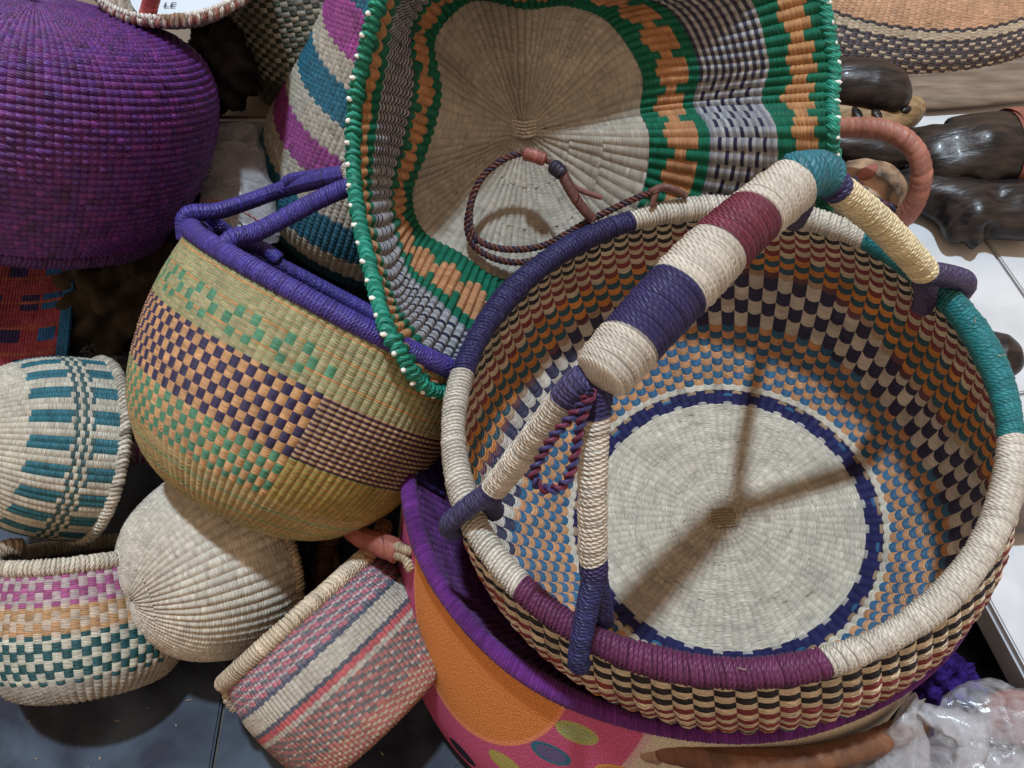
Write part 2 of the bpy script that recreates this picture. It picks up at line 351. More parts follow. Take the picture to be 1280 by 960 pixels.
# ================================================================ MAIN BASKET
mn = dirc(-.162, .55, .819); mrim = CAMP+.1516*RT-.0159*UP+.663*FW; MH = .170
mprof = [(0, 0), (.05, .0005), (.10, .001), (.135, .004), (.158, .020), (.188, .052), (.206, .090), (.210, .122), (.205, .150), (.199, MH)]
SM = Surf(mrim-mn*MH, mn, mprof, skew=.012*RT-.013*UP)
main = thing('woven_basket', mrim-mn*MH+.0*RT, 'large round open basket with checked walls, pale disc bottom and thick multicoloured wrapped handle', 'basket')
NM = 96; MM = 31
vb = SM.v_at_r(.1355)
def tri(x): return np.abs((x % 1)*2-1)
def main_col(I, J):
    ph = I/NM; sh = np.round(2.2*np.sin(ph*2*np.pi*3+.6)+1.2*np.sin(ph*2*np.pi*5)).astype(int)
    k = (MM-J); n = len(I)
    b1 = 6+np.clip(sh//2, -1, 1)+(I % 5 == 0); b2 = 11+sh//2; b3 = 15+sh; b4 = 16+sh; b5 = 23+sh//2; b6 = 31
    par = ((J+I) % 2 == 0)
    c = np.tile(np.array(CREAM), (n, 1))
    def put(m, col): c[m] = col
    put((k < b1) & par, BLACK)
    z = (k >= b1) & (k < b2); put(z & par, MAROON)
    z = (k >= b2) & (k < b3); put(z & par, (.02, .09, .13)); put(z & ~par, ORANGE)
    z = (k >= b3) & (k < b4); put(z & par, (.13, .05, .07)); put(z & ~par, (.42, .30, .2))
    z = (k >= b4) & (k < b5); ch = ((J//2+I) % 2 == 0); put(z & ch, (.026, .025, .075)); put(z & ~ch, (.56, .52, .46))
    z = (k >= b5) & (k < b6); ch = ((J+I) % 2 == 0); put(z & ch, (.03, .13, .26)); put(z & ~ch, (.55, .28, .13))
    z = (k >= b6) & (k < 30); put(z & par, (.12, .05, .08)); put(z & ~par, (.50, .45, .40))
    z = (k >= 31); put(z, (.58, .53, .44))
    return c
def main_col_out(I, J):
    ph = I/NM; k = (MM-J); c = np.tile(np.array(CREAM), (len(I), 1)); par = ((J+I) % 2 == 0); st = (I % 7 > 3).astype(int)+(np.sin(ph*31) > .3)
    c[(k < 6+st) & par] = BLACK; c[(k >= 6+st) & (k < 12+st) & par] = MAROON; z = k >= 12+st; c[z & par] = (.02, .09, .13); c[z & ~par] = ORANGE
    return c
inner = [weave_arr(SM, vb, SM.L, NM, MM, main_col, .0020, .0011, sag=.30, side=-1, off=.0012, alt=0, strands=2)]
outer = [weave_arr(SM, vb, SM.L, NM, MM, main_col_out, .0028, .0014, sag=-.42, side=1, off=.0012, alt=0, strands=2)]
natc = lambda I, J: np.tile(np.array(NAT), (len(I), 1))
def basecol(I, J):
    return np.tile(np.array((.55, .505, .42)), (len(I), 1))*(1+.06*np.sin(J*.9+I*.13))[:, None]
bot = base_rings(SM, [.006, .022, .045, .08, .121], [20, 36, 60, 96], .0022, basecol, .0012, .0011, -1, off=.0012, jit=.07)
nav = [weave_arr(SM, SM.v_at_r(.121), vb, NM, 5, lambda I, J: pick([((J == 0) & (I % 3 == 0), (.40, .38, .36)), ((J == 4) & ((I*7) % 5 < 2), (.32, .22, .14)), ((J == 3) & ((I*5) % 7 == 0), (.03, .12, .24))], (.016, .017, .085), len(I)), .0018, .0006, side=-1, off=.0012, alt=0)]
weave(main, inner+outer, 300, STRAW, 'wall_weave')
mbot = weave(main, bot+nav, 0, STRAW, 'bottom_weave')
shell(SM, main, (.2, .16, .11), .0)
# crossed start of the weave in the middle of the bottom
c0 = SM(np.array([0.]), np.array([.0001]))[0]+SM.z*.0030
for k in range(7):
    y = (k-3)*.0028; a_ = .012*math.cos(y*60)
    tube_obj('centre_strand', [c0+SM.y*y-SM.x*a_, c0+SM.y*y+SM.z*.0014, c0+SM.y*y+SM.x*a_], .0013, .0016, const((.46, .38, .26)), STRAW, mbot, seg=7, amp=.1)
for x in (-.0105, .0105): tube_obj('centre_strand', [c0+SM.x*x-SM.y*.008, c0+SM.x*x*1.15+SM.z*.002, c0+SM.x*x+SM.y*.008], .0013, .0016, const((.50, .42, .30)), STRAW, mbot, seg=7, amp=.1)
# rim
RIMP = SM.rim(320, .004); RPX = np.array([project(p)[:2] for p in RIMP])
def rim_t(x, y): return float(np.argmin(((RPX-np.array([x, y]))**2).sum(1)))/320
def rim_pt(x, y): return RIMP[np.argmin(((RPX-np.array([x, y]))**2).sum(1))]
marks = [((562, 462), NAT), ((648, 735), PLUM), ((1040, 850), NAT), ((1255, 548), TEAL), ((1082, 300), NAT), ((792, 280), NAVY)]   # colour that begins at this point, anticlockwise seen from the camera
ts = sorted([(rim_t(*p), c) for p, c in marks], key=lambda q: q[0])
def rimcol(t):
    c = ts[-1][1]
    for tt, cc in ts:
        if t >= tt: c = cc
    return c
tube_obj('rim', RIMP, lambda t: .0092+.0006*math.sin(t*37)+.0005*math.sin(t*83), .0031, rimcol, WRAP, main, closed=True, presmoothed=True, seg=18, amp=.32, jit=.08)
# handle
gA = px(997, 226, .545); gB = px(748, 474, .498); gm = (gA+gB)/2+.006*UP
def grip_r(t): return 0.0166+.0026*math.sin(math.pi*min(1, max(0, t*.9+.12)))
grip = tube_obj('grip', [gB, gB*.5+gm*.5+.002*UP, gm, gA*.5+gm*.5+.002*UP, gA], grip_r, .0036, bands((.16, NAT), (.40, NAVY), (.61, NAT), (.79, (.15, .028, .055)), (1, NAT)), WRAP, main, seg=22, amp=.34, jit=.07)
l1 = rim_pt(578, 652); l2 = rim_pt(742, 795); l3 = rim_pt(1178, 368); l4 = rim_pt(988, 268)
tube_obj('handle_leg', [px(738, 470, .505), px(716, 488, .514), px(668, 548, .552), px(622, 606, .598), px(612, 618, .606)], lambda t: .0094-.0008*t, .0029, bands((.17, (.06, .055, .15)), (.95, NAT), (1, NAVY)), WRAP, main)
tube_obj('handle_leg', [px(750, 480, .506), px(745, 512, .510), px(741, 600, .522), px(741, 690, .542), px(743, 722, .552)], lambda t: .0085, .0029, bands((.15, NAVY), (.88, NAT), (1, NAVY)), WRAP, main)
tube_obj('handle_leg', [px(1030, 222, .556), px(1052, 240, .564), px(1100, 280, .594), px(1146, 328, .628), px(1158, 345, .640)], lambda t: .0098, .0029, bands((.10, NAVY), (.96, (.66, .57, .36)), (1, NAVY)), WRAP, main)
tube_obj('handle_leg', [px(1006, 236, .562), px(1003, 258, .59), px(992, 276, .64), l4+.014*SM.z, l4-.010*SM.z], lambda t: .0068, .0026, const((.045, .035, .085)), DYED, main, amp=.2)
tube_obj('grip_end', [px(985, 226, .546), px(1003, 220, .546), px(1022, 216, .552), px(1040, 224, .560)], lambda t: .0165-.0045*t, .0026, bands((.88, (.015, .15, .20)), (1, NAVY)), DYED, grip, amp=.2, seg=16)
def foot(p, top, col, out_dir, spread=.0, name='handle_foot', r=.0075):
    o = out_dir/np.linalg.norm(out_dir)
    for sgn in (1, -1):
        a = p+sgn*o*.0165; pts = [top, top*.55+(a+.012*SM.z)*.45, a+.006*SM.z, a-.010*SM.z]
        tube_obj(name, pts, lambda t: r*(1-.12*t), .0024, const(col), DYED, main, amp=.2)
def radial(p): d = p-mrim; d = d-SM.z*(d@SM.z); return d/np.linalg.norm(d)
foot(l1, px(618, 612, .602), (.045, .045, .12), radial(l1))
foot(l2, px(743, 716, .549), (.022, .025, .11), radial(l2))
foot(l3, px(1154, 342, .638), (.045, .032, .10), radial(l3)*.8+.2*RT, r=.0088)
rope_obj('cord_loop', [px(742, 486, .492), px(722, 512, .495), px(690, 548, .50), px(668, 588, .505), px(672, 606, .507), px(690, 612, .507), px(710, 598, .503), px(720, 560, .498), px(728, 520, .494), px(740, 490, .490)], .0032, 2, .011, [(.05, .045, .16), (.17, .03, .07)], DYED, grip)
# loose straw ends
for k in range(16):
    if k < 9: v_ = rng.uniform(.03, vb); p_ = SM(np.array([rng.uniform(0, 6.28)]), np.array([v_]))[0]+SM.z*.003
    else: p_ = RIMP[rng.integers(0, 320)]+SM.z*.0115
    d_ = rng.normal(0, 1, 3); d_ = d_-SM.z*(d_@SM.z); d_ /= np.linalg.norm(d_); e_ = rng.uniform(.002, .005)
    tube_obj('loose_straw', [p_, p_+d_*e_+SM.z*.0012, p_+d_*e_*2+SM.z*rng.uniform(.0015, .004)], .00032, .003, const((.62, .55, .42)), STRAW, main, seg=5, amp=.02, sub=4)

# ================================================================ RUFFLED HAT-LIKE BASKET
hk = [  # angle, bottom edge, mid wall, edge of brim (photo direction and own distance)
 (0, (812, 172, .805), (930, 172, .775), (1045, 172, .735)),
 (14, (800, 140, .815), (905, 130, .803), (1046, 122, .738)),
 (28, (802, 92, .800), (915, 80, .785), (1046, 66, .740)),
 (55, (757, 25, .795), (870, -5, .770), (1000, -62, .730)),
 (78, (708, 6, .775), (748, -32, .745), (812, -100, .702)),
 (100, (660, 10, .775), (655, -32, .735), (655, -118, .670)),
 (125, (590, 0, .795), (562, -45, .735), (560, -88, .648)),
 (150, (541, 52, .795), (500, 22, .735), (486, -32, .632)),
 (168, (549, 118, .775), (496, 98, .715), (449, 85, .675)),
 (186, (534, 180, .775), (486, 165, .720), (440, 165, .700)),
 (205, (513, 240, .795), (472, 245, .740), (444, 250, .702)),
 (226, (528, 290, .800), (493, 352, .740), (464, 345, .680)),
 (246, (575, 318, .800), (528, 398, .748), (490, 428, .660)),
 (266, (622, 348, .805), (585, 448, .775), (548, 492, .718)),
 (295, (700, 352, .825), (690, 400, .850), (672, 450, .870)),
 (325, (775, 302, .835), (830, 330, .865), (900, 350, .880)),
 (345, (806, 228, .820), (912, 255, .815), (1035, 268, .800))]
hc = px(655, 165, .815)
class HatSurf:
    L = 1.0
    def __init__(s):
        A = np.radians([k[0] for k in hk]); rings = [[px(*k[j]) for k in hk] for j in (1, 2, 3)]
        n = 360; ph = np.linspace(0, 2*np.pi, n, endpoint=False)
        s.R = []
        for r in rings:
            P = np.array(r); m = len(A); Ae = np.r_[A[-2:]-2*np.pi, A, A[:3]+2*np.pi]; Pe = np.vstack([P[-2:], P, P[:3]])
            out = np.zeros((n, 3))
            for i, p in enumerate(ph):
                j = np.searchsorted(Ae, p, 'right')-1; t = (p-Ae[j])/(Ae[j+1]-Ae[j]); p0, p1, p2, p3 = Pe[j-1], Pe[j], Pe[j+1], Pe[j+2]
                h1 = (Ae[j+1]-Ae[j]); m1 = (p2-p0)/(Ae[j+1]-Ae[j-1])*h1; m2 = (p3-p1)/(Ae[j+2]-Ae[j])*h1
                out[i] = (2*t**3-3*t**2+1)*p1+(t**3-2*t**2+t)*m1+(-2*t**3+3*t**2)*p2+(t**3-t**2)*m2
            s.R.append(out)
        half = hc[None]*.5+s.R[0]*.5+.004*FW[None]; cen = np.tile(hc, (n, 1))
        ctrl = [cen, half, s.R[0], s.R[1], s.R[2]]; vk = np.array([0, .22, .44, .72, 1.0])
        m = 161; vv = np.linspace(0, 1, m); G = np.zeros((n, m, 3)); X = np.stack(ctrl)
        for j, v in enumerate(vv):
            k = min(3, np.searchsorted(vk, v, 'right')-1); t = (v-vk[k])/(vk[k+1]-vk[k]); h1 = vk[k+1]-vk[k]
            def slope(q):
                if q == 0: return (X[1]-X[0])/(vk[1]-vk[0])
                if q == 4: return (X[4]-X[3])/(vk[4]-vk[3])
                return (X[q+1]-X[q-1])/(vk[q+1]-vk[q-1])
            G[:, j] = (2*t**3-3*t**2+1)*X[k]+(t**3-2*t**2+t)*slope(k)*h1+(-2*t**3+3*t**2)*X[k+1]+(t**3-t**2)*slope(k+1)*h1
        s.G = G; s.n = n; s.m = m
    def __call__(s, phi, v):
        f = (phi/(2*np.pi) % 1)*s.n; i = np.floor(f).astype(int) % s.n; a = (f-np.floor(f))[..., None]; g = np.clip(v, 0, 1)*(s.m-1); j = np.minimum(np.floor(g).astype(int), s.m-2); b = (g-j)[..., None]
        i2 = (i+1) % s.n
        return (s.G[i, j]*(1-a)+s.G[i2, j]*a)*(1-b)+(s.G[i, j+1]*(1-a)+s.G[i2, j+1]*a)*b
    def v_at_r(s, r): return r
SH = HatSurf()
hat = thing('ruffled_basket', hc, 'floppy ruffled green, orange and grey woven basket with pale round bottom behind the multicoloured handle', 'basket')
NH = 112; MHT = 48
def hat_col(I, J):
    t = J/MHT; z4 = np.array([0, 1, 2, 1])[I % 4]/2; w2 = (I % 2)*.03; zz = .045*z4
    n = len(I); c = np.tile(np.array(GREEN), (n, 1))
    def put(m, col): c[m] = col
    put((t > .075+.05*z4) & (t < .255-.05*z4+w2), PEACH)
    g = (t > .33) & (t < .70); put(g, (.32, .34, .40)); par = ((J//2+I) % 2 == 0)
    seg = np.sin(I/NH*2*np.pi*3+2.2)
    put(g & par & (seg > -.1) & (t > .36) & (t < .66), (.030, .030, .085)); put(g & (J % 2 == 0) & (seg <= -.1), (.07, .075, .13)); put(g & (J % 2 == 1), (.52, .54, .57))
    put((t > .775+.045*z4) & (t < .915-.02*z4+w2), (.66, .35, .16))
    return c
kw = dict(jit=.08)
hb = base_rings(SH, [.012, .07, .16, .28, .44], [30, 46, 64, 92], .0100, natc, .0013, .0010, -1, off=.001, **kw)
hw = [weave_arr(SH, .44, .985, NH, MHT, hat_col, .0032, .0010, side=-1, off=.001, alt=0, **kw)]
weave(hat, hw, 300, STRAW, 'brim_weave')
hbot = weave(hat, hb, 0, STRAW, 'bottom_weave')
shell(SH, hat, (.22, .18, .12), .0015)
ph = np.linspace(0, 2*np.pi, 300, endpoint=False); hrim = SH(ph, np.full(300, .99))
ecord = tube_obj('edge_cord', hrim, .0044, .0058, const((.012, .24, .17)), DYED, hat, closed=True, presmoothed=True, seg=10, amp=.35)
import bmesh as _bm
bmm = _bm.new(); _bm.ops.create_icosphere(bmm, subdivisions=1, radius=1)
bead = bpy.data.meshes.new('edge_stitch'); bmm.to_mesh(bead); bmm.free(); bead.materials.append(WHITEPIECE)
for p in bead.polygons: p.use_smooth = True
pr, _, _ = resample(hrim, .0165, True); hcen = hrim.mean(0)
for i, p in enumerate(pr):
    out = p-hcen; out = out/np.linalg.norm(out); tow = (CAMP-p)/np.linalg.norm(CAMP-p)
    b = bpy.data.objects.new('edge_stitch', bead); COL.objects.link(b); b.parent = ecord; b.location = Vector(p+out*.0042+tow*.0044); b.scale = (.0034*random.uniform(.8, 1.15), .0024, .0019); b.rotation_euler = (random.random(), random.random(), random.random())
# knot of strands in the middle of its bottom
for k in range(5):
    c0 = hc-.004*FW; y = (k-2)*.0032
    tube_obj('centre_strand', [c0+UP*(y+.003)-RT*.011, c0+UP*y-FW*.003, c0+UP*(y+.003)+RT*.011], .0014, .002, const(NAT), STRAW, hbot, seg=7, amp=.1)
# braided leather cord that hangs in it
BR = [(.085, .028, .022), (.030, .022, .045), (.10, .035, .028)]
cord = thing('braided_cord', px(650, 250, .78), 'thin braided brown and navy leather cord looped on the pale bottom of the ruffled basket', 'cord')
rope_obj('braid', [px(672, 196, .775), px(650, 192, .772), px(622, 204, .772), px(600, 226, .775), px(588, 258, .78), px(590, 290, .785), px(608, 306, .785), px(640, 312, .785), px(676, 308, .785), px(705, 294, .780), px(740, 274, .775), px(790, 250, .765), px(822, 238, .76)], .0030, 3, .013, BR, LEATHER, cord)
rope_obj('braid', [px(592, 240, .776), px(584, 280, .784), px(592, 306, .787), px(615, 322, .788), px(650, 328, .788), px(690, 318, .786), px(730, 300, .78)], .0030, 3, .013, BR, LEATHER, cord)
rope_obj('braid', [px(672, 196, .775), px(690, 204, .768), px(702, 216, .760)], .0026, 3, .011, BR, LEATHER, cord)
tube_obj('strap', [px(655, 192, .770), px(668, 195, .768), px(682, 200, .768)], .0058, .004, const((.26, .09, .07)), LEATHER, cord, amp=.05)
tube_obj('knot', [px(692, 208, .762), px(698, 213, .757), px(704, 219, .757)], .0060, .003, const((.018, .014, .03)), LEATHER, cord, amp=.3)
tube_obj('strap', [px(700, 212, .758), px(716, 242, .760), px(730, 262, .765), px(742, 275, .770)], lambda t: .0052-.001*t, .006, const((.12, .05, .045)), LEATHER, cord, amp=.04)
tube_obj('strap', [px(705, 222, .762), px(722, 236, .768), px(752, 247, .775)], .0024, .006, const((.19, .09, .08)), LEATHER, cord, amp=.04)
tube_obj('strap', [px(812, 240, .760), px(830, 234, .757), px(845, 238, .757), px(858, 246, .76)], .0030, .006, const((.13, .06, .05)), LEATHER, cord, amp=.04)
tube_obj('strap', [px(822, 236, .758), px(817, 250, .760), px(815, 258, .762)], .0026, .006, const((.13, .06, .05)), LEATHER, cord, amp=.04)

# ================================================================ DOTTED BASKET UNDER THE MAIN ONE
pn = dirc(-.06, .545, .839); pc = px(840, 560, .76); PH_ = .220; PR = .2275
SPp = Surf(pc-pn*PH_, pn, [(0, 0), (.12, .0), (.19, .002), (.212, .010), (.224, .045), (.229, .09), (.229, .16), (PR, PH_)], skew=np.array([-.045, -.062, 0]), deform=lambda p, t: 1+.12*np.clip(np.cos(p+.4), 0, 1)**2)
dot = thing('printed_basket', pc-pn*PH_, 'purple lined basket printed orange and pink with coloured dots, holding up the large open basket', 'basket')
SLN = Surf(pc-pn*PH_, pn, [(0, .128), (.10, .128), (.150, .130), (.176, .140), (.196, .162), (.213, .192), (PR-.002, PH_)], deform=SPp.deform)
def inner_col(I, J): return np.tile(np.array((.085, .018, .125)), (len(I), 1))*(1+.25*np.sin(I*.9+J*.5))[:, None]
weave(dot, [weave_arr(SLN, SLN.L-.085, SLN.L-.001, 190, 26, inner_col, .0012, .0008, side=-1, off=.001, jit=.2)], 0, FELT, 'lining_weave')
shell(SLN, dot, (.06, .015, .10), .0, 'lining', FELT)
tube_obj('rim', SPp.rim(240, .002), lambda t: .0072+.0005*math.sin(t*60), .0026, lambda t: (.105, .022, .16), FELT, dot, closed=True, presmoothed=True, amp=.2)
# printed cloth outside: the print is flat colour in surface coordinates (turn, height)
nph, nv_ = 220, 90
PHg, Vg = np.meshgrid(np.linspace(0, 2*np.pi, nph, endpoint=False), np.linspace(.02, SPp.L-.003, nv_), indexing='ij'); PG = SPp(PHg, Vg); gx, gy, gd = project(PG)
rad_ = PG-(pc-pn*PH_); facing = ((CAMP-PG)*(rad_-pn*(rad_@pn)[..., None])).sum(-1) > 0
def uv_of(x, y):
    d = (gx-x)**2+(gy-y)**2+np.where(facing & (Vg > .225), 0, 1e9); k = np.argmin(d); return PHg.ravel()[k], Vg.ravel()[k]
cm = mesh_arr('printed_cloth', PG+.0014*(rad_-pn*(rad_@pn)[..., None])/.23, grid_quads(nph, nv_, True, False), np.ones((nph*nv_, 3)), np.stack([PHg, Vg], -1).reshape(-1, 2))
m, nt, b = nodes('printed_cloth'); L = nt.links.new
fa = N(nt, 'ShaderNodeAttribute', attribute_name='fib'); se = N(nt, 'ShaderNodeSeparateXYZ'); L(fa.outputs['Vector'], se.inputs[0])
def ell(u0, v0, a, bb):
    r = []
    for k, (c0, w_) in enumerate(((u0, a), (v0, bb))):
        s1 = N(nt, 'ShaderNodeMath', operation='SUBTRACT'); L(se.outputs[k], s1.inputs[0]); s1.inputs[1].default_value = c0
        s2 = N(nt, 'ShaderNodeMath', operation='DIVIDE'); L(s1.outputs[0], s2.inputs[0]); s2.inputs[1].default_value = w_
        s3 = N(nt, 'ShaderNodeMath', operation='POWER'); ab = N(nt, 'ShaderNodeMath', operation='ABSOLUTE'); L(s2.outputs[0], ab.inputs[0]); L(ab.outputs[0], s3.inputs[0]); s3.inputs[1].default_value = 2; r.append(s3)
    ad = N(nt, 'ShaderNodeMath', operation='ADD'); L(r[0].outputs[0], ad.inputs[0]); L(r[1].outputs[0], ad.inputs[1])
    mr = N(nt, 'ShaderNodeMapRange'); mr.inputs[1].default_value = 1.012; mr.inputs[2].default_value = .988; L(ad.outputs[0], mr.inputs[0]); return mr.outputs[0]
cur = None
def layer(mask, col):
    global cur
    mx = N(nt, 'ShaderNodeMix', data_type='RGBA'); L(mask, mx.inputs[0]); mx.inputs[7].default_value = col+(1,)
    if cur is None: mx.inputs[6].default_value = (.55, .51, .42, 1)
    else: L(cur, mx.inputs[6])
    cur = mx.outputs[2]
uc, vc = uv_of(590, 810); ut = SPp.L
uL, vL = uv_of(690, 888); uB, vB = uv_of(608, 930); uP, vP = uv_of(806, 916)
du_ = abs(uL-uc); dvb = ut-vB
layer(ell(uc, ut, abs(uP-uc)*1.04, dvb*1.80), (.55, .40, .42)); layer(ell(uc, ut, abs(uP-uc), dvb*1.74), (.50, .10, .22))
layer(ell(uc, ut, du_*1.16, dvb*1.03), (.72, .28, .14)); layer(ell(uc, ut, du_*1.12, dvb*.98), (.62, .235, .07))
for (x, y), c, c2 in (((718, 915), (.36, .38, .14), (.30, .36, .17)), ((690, 942), (.04, .16, .24), (.13, .11, .26)), ((632, 953), (.42, .36, .10), (.40, .38, .13)), ((578, 938), (.02, .025, .05), (.03, .03, .06)), ((770, 965), (.6, .3, .1), (.5, .2, .1))):
    u_, v_ = uv_of(x, y); layer(ell(u_, v_, .075, .0125), c); layer(ell(u_, v_, .055, .009), c2)
wv = N(nt, 'ShaderNodeTexNoise'); mp = N(nt, 'ShaderNodeMapping'); mp.inputs['Scale'].default_value = (150, 420, 1); L(fa.outputs['Vector'], mp.inputs[0]); L(mp.outputs[0], wv.inputs['Vector']); wv.inputs['Scale'].default_value = 1; wv.inputs['Detail'].default_value = 5
mr = N(nt, 'ShaderNodeMapRange'); mr.inputs[1].default_value = .3; mr.inputs[2].default_value = .7; mr.inputs[3].default_value = .68; mr.inputs[4].default_value = 1.22; L(wv.outputs[0], mr.inputs[0])
vs = N(nt, 'ShaderNodeVectorMath', operation='SCALE'); L(cur, vs.inputs[0]); L(mr.outputs[0], vs.inputs['Scale']); L(vs.outputs[0], b.inputs['Base Color']); b.inputs['Roughness'].default_value = .85; b.inputs['Specular IOR Level'].default_value = .15
bp = N(nt, 'ShaderNodeBump'); bp.inputs['Strength'].default_value = .9; bp.inputs['Distance'].default_value = .0014; L(wv.outputs[0], bp.inputs['Height']); L(bp.outputs[0], b.inputs['Normal'])
link('printed_cloth', cm, m, dot)
# leather handles of the printed basket
tube_obj('leather_handle', [px(812, 930, .672), px(850, 940, .655), px(930, 951, .642), px(1010, 950, .642), px(1090, 930, .655), px(1150, 902, .675)], .0100, .012, const((.13, .058, .03)), LEATHER, dot, amp=.03, seg=16)
tube_obj('handle_patch', [px(802, 929, .674), px(814, 933, .670), px(830, 939, .664)], .0115, .012, const((.26, .17, .13)), LEATHER, dot, amp=.05)
lhd = tube_obj('leather_handle', [px(424, 648, .80), px(446, 668, .785), px(474, 680, .775), px(500, 690, .77)], lambda t: .008+.003*t, .012, const((.24, .075, .055)), LEATHER, dot, amp=.04)
for dy in (-5, 6): tube_obj('handle_tie', [px(496, 688+dy, .765), px(506, 692+dy, .755), px(514, 700+dy*2.2, .75)], .0036, .003, const((.46, .36, .24)), WRAP, lhd)
# dark blue knitted patch inside its edge
weave(dot, [weave_arr(SLN, SLN.L-.045, SLN.L+.0, 30, 20, lambda I, J: np.tile(np.array((.030, .022, .14)), (len(I), 1)), .0016, .0014, side=-1, off=.004, jit=.3, p0=math.radians(150), p1=math.radians(186))], 0, FELT, 'knitted_patch')

# ================================================================ BLUE RIMMED BASKET
def profile_scale(p, r, h): return [(a*r, b*h) for a, b in p]
BOWL = [(0, 0), (.3, .0), (.52, .02), (.72, .11), (.90, .30), (.99, .55), (1.01, .78), (.985, 1.0)]
ba = dirc(.47, .88, .04); bc = px(423, 383, .80); BR_, BH = .142, .198
SB = Surf(bc-ba*BH, ba, profile_scale(BOWL, BR_, BH), xref=dirc(1, 0, 0))
blue = thing('woven_basket', bc-ba*BH, 'tilted round basket with royal blue rim and orange, green and navy checked side', 'basket')
NB, MB_ = 122, 120
def blue_col(I, J):
    n = len(I); t = J/MB_; ph = I/NB; c = np.tile(np.array((.40, .33, .19)), (n, 1)); par = (J % 2 == 0); ch = ((J//4+I) % 2 == 0)
    G2 = (.08, .25, .15); O2 = (.56, .32, .15)
    st = .10*np.clip((ph-.70)*6, -1.6, 1.6)
    c[(t > .78) & par] = (.30, .33, .17); c[(t > .78) & (J % 8 == 3)] = (.50, .28, .12)
    checks = (ph > .515) & (ph < .80)                          # side turned to the left: real checks, elsewhere fine lines
    z = (t > .40) & (t <= .56); c[z & ch & checks] = G2; c[z & ~ch & checks] = O2; c[z & ~checks & par] = (.42, .24, .07); c[z & ~checks & ~par] = (.32, .31, .10)
    z = (t > .56) & (t <= .78); c[z & ch & checks] = (.035, .028, .085); c[z & ~ch & checks] = O2; c[z & ~checks & par] = (.06, .03, .05); c[z & ~checks & ~par] = (.48, .33, .20)
    c[(t <= .40) & par] = (.46, .28, .10); c[(t <= .40) & ~par] = (.40, .37, .20); c[(t <= .40) & (J % 8 == 2)] = (.22, .30, .14)
    z = (t > .80) & (t < .90) & checks; c[z & ch & (I % 3 > 0)] = G2
    return c
weave(blue, [weave_arr(SB, .035, SB.L, NB, MB_, blue_col, .0012, .0007, side=1, off=.0008, alt=0)], 300, STRAW)
weave(blue, base_rings(SB, [.004, .012, .035], [16, 30], .003, lambda I, J: np.tile(np.array(KHAKI), (len(I), 1)), .001, .0006, 1, off=.0008), 0, STRAW, 'bottom_weave')
shell(SB, blue, (.10, .08, .04), .001, side=-1)
tube_obj('rim', SB.rim(240, .002), .0080, .0027, const(RBLUE), DYED, blue, closed=True, presmoothed=True, amp=.2, seg=14)
hb_ = lambda pts, r=.0072: tube_obj('handle_strand', pts, r, .0027, const((.045, .035, .24)), DYED, blue, amp=.16)
BPX = np.array([project(p) for p in SB.rim(240, .002)])
hb_([px(231, 300, .775), px(230, 276, .770), px(240, 266, .770), px(270, 264, .775), px(310, 252, .80), px(350, 238, .80), px(395, 226, .765), px(440, 217, .73)])
hb_([px(284, 332, .700), px(280, 312, .688), px(292, 298, .688), px(320, 290, .70), px(360, 270, .715), px(400, 249, .72), px(440, 232, .72)])
hb_([px(352, 240, .790), px(362, 226, .785), px(392, 220, .77), px(438, 214, .74)], .0055)
hb_([px(262, 268, .80), px(272, 282, .81), px(300, 300, .83), px(330, 312, .84), px(350, 326, .84)], .007)
tube_obj('handle_tie', [px(437, 205, .725), px(443, 225, .722), px(442, 243, .72)], .0085, .003, const((.55, .53, .48)), WRAP, blue, amp=.2)

# ================================================================ STRIPED TALL BASKET
sa_ = dirc(.36, .60, .70); scn = px(562, -28, .93)
SS = Surf(scn-sa_*.36, sa_, [(0, 0), (.09, .0), (.125, .012), (.150, .05), (.152, .10), (.138, .18), (.118, .27), (.105, .36)])
stri = thing('striped_basket', scn-sa_*.36, 'tall basket with broad teal, magenta and cream stripes behind the green beaded edge', 'basket')
MS = 84
def stri_col(I, J):
    t = J/MS; cols = np.tile(np.array((.50, .46, .38)), (len(I), 1))
    for lo, hi, c in ((.20, .30, (.01, .08, .11)), (.36, .46, (.012, .12, .20)), (.53, .61, (.30, .05, .24)), (.69, .77, (.012, .14, .22)), (.83, .93, (.33, .06, .28)), (.93, 1.01, (.012, .14, .22))): cols[(t >= lo) & (t < hi)] = c
    return cols
weave(stri, [weave_arr(SS, .03, SS.L, 120, MS, stri_col, .0010, .0007, side=1, off=.0008, jit=.14)], 0, STRAW)
shell(SS, stri, (.12, .10, .08), .001, side=-1)
tube_obj('rim', SS.rim(160, .002), .0065, .005, const((.55, .5, .42)), WRAP, stri, closed=True, presmoothed=True, amp=.3)

# ================================================================ PURPLE UPTURNED BASKET
pa = dirc(.22, .88, .42); pcn = px(44, 20, .84)
SPU = Surf(pcn, -pa, [(0, -.012), (.06, -.010), (.11, -.003), (.146, .012), (.164, .040), (.168, .080), (.160, .125), (.142, .17), (.120, .20)])
purp = thing('purple_basket', pcn-pa*.2, 'big plain purple basket standing upside down beside the striped tall basket', 'basket')
def purp_col(I, J):
    k_ = rng.random((len(I), 1)); return np.array((.070, .020, .175))*(1-k_)+np.array((.118, .020, .155))*k_
weave(purp, [weave_arr(SPU, .012, SPU.L, 150, 52, purp_col, .0003, .0030, side=1, off=.0005, jit=.18, alt=0, nu=2, nv=3)], 300, DYED)
shell(SPU, purp, (.04, .01, .06), .001, side=-1)
tube_obj('rim', SPU.rim(160, 0), .007, .004, const((.06, .015, .11)), DYED, purp, closed=True, presmoothed=True)

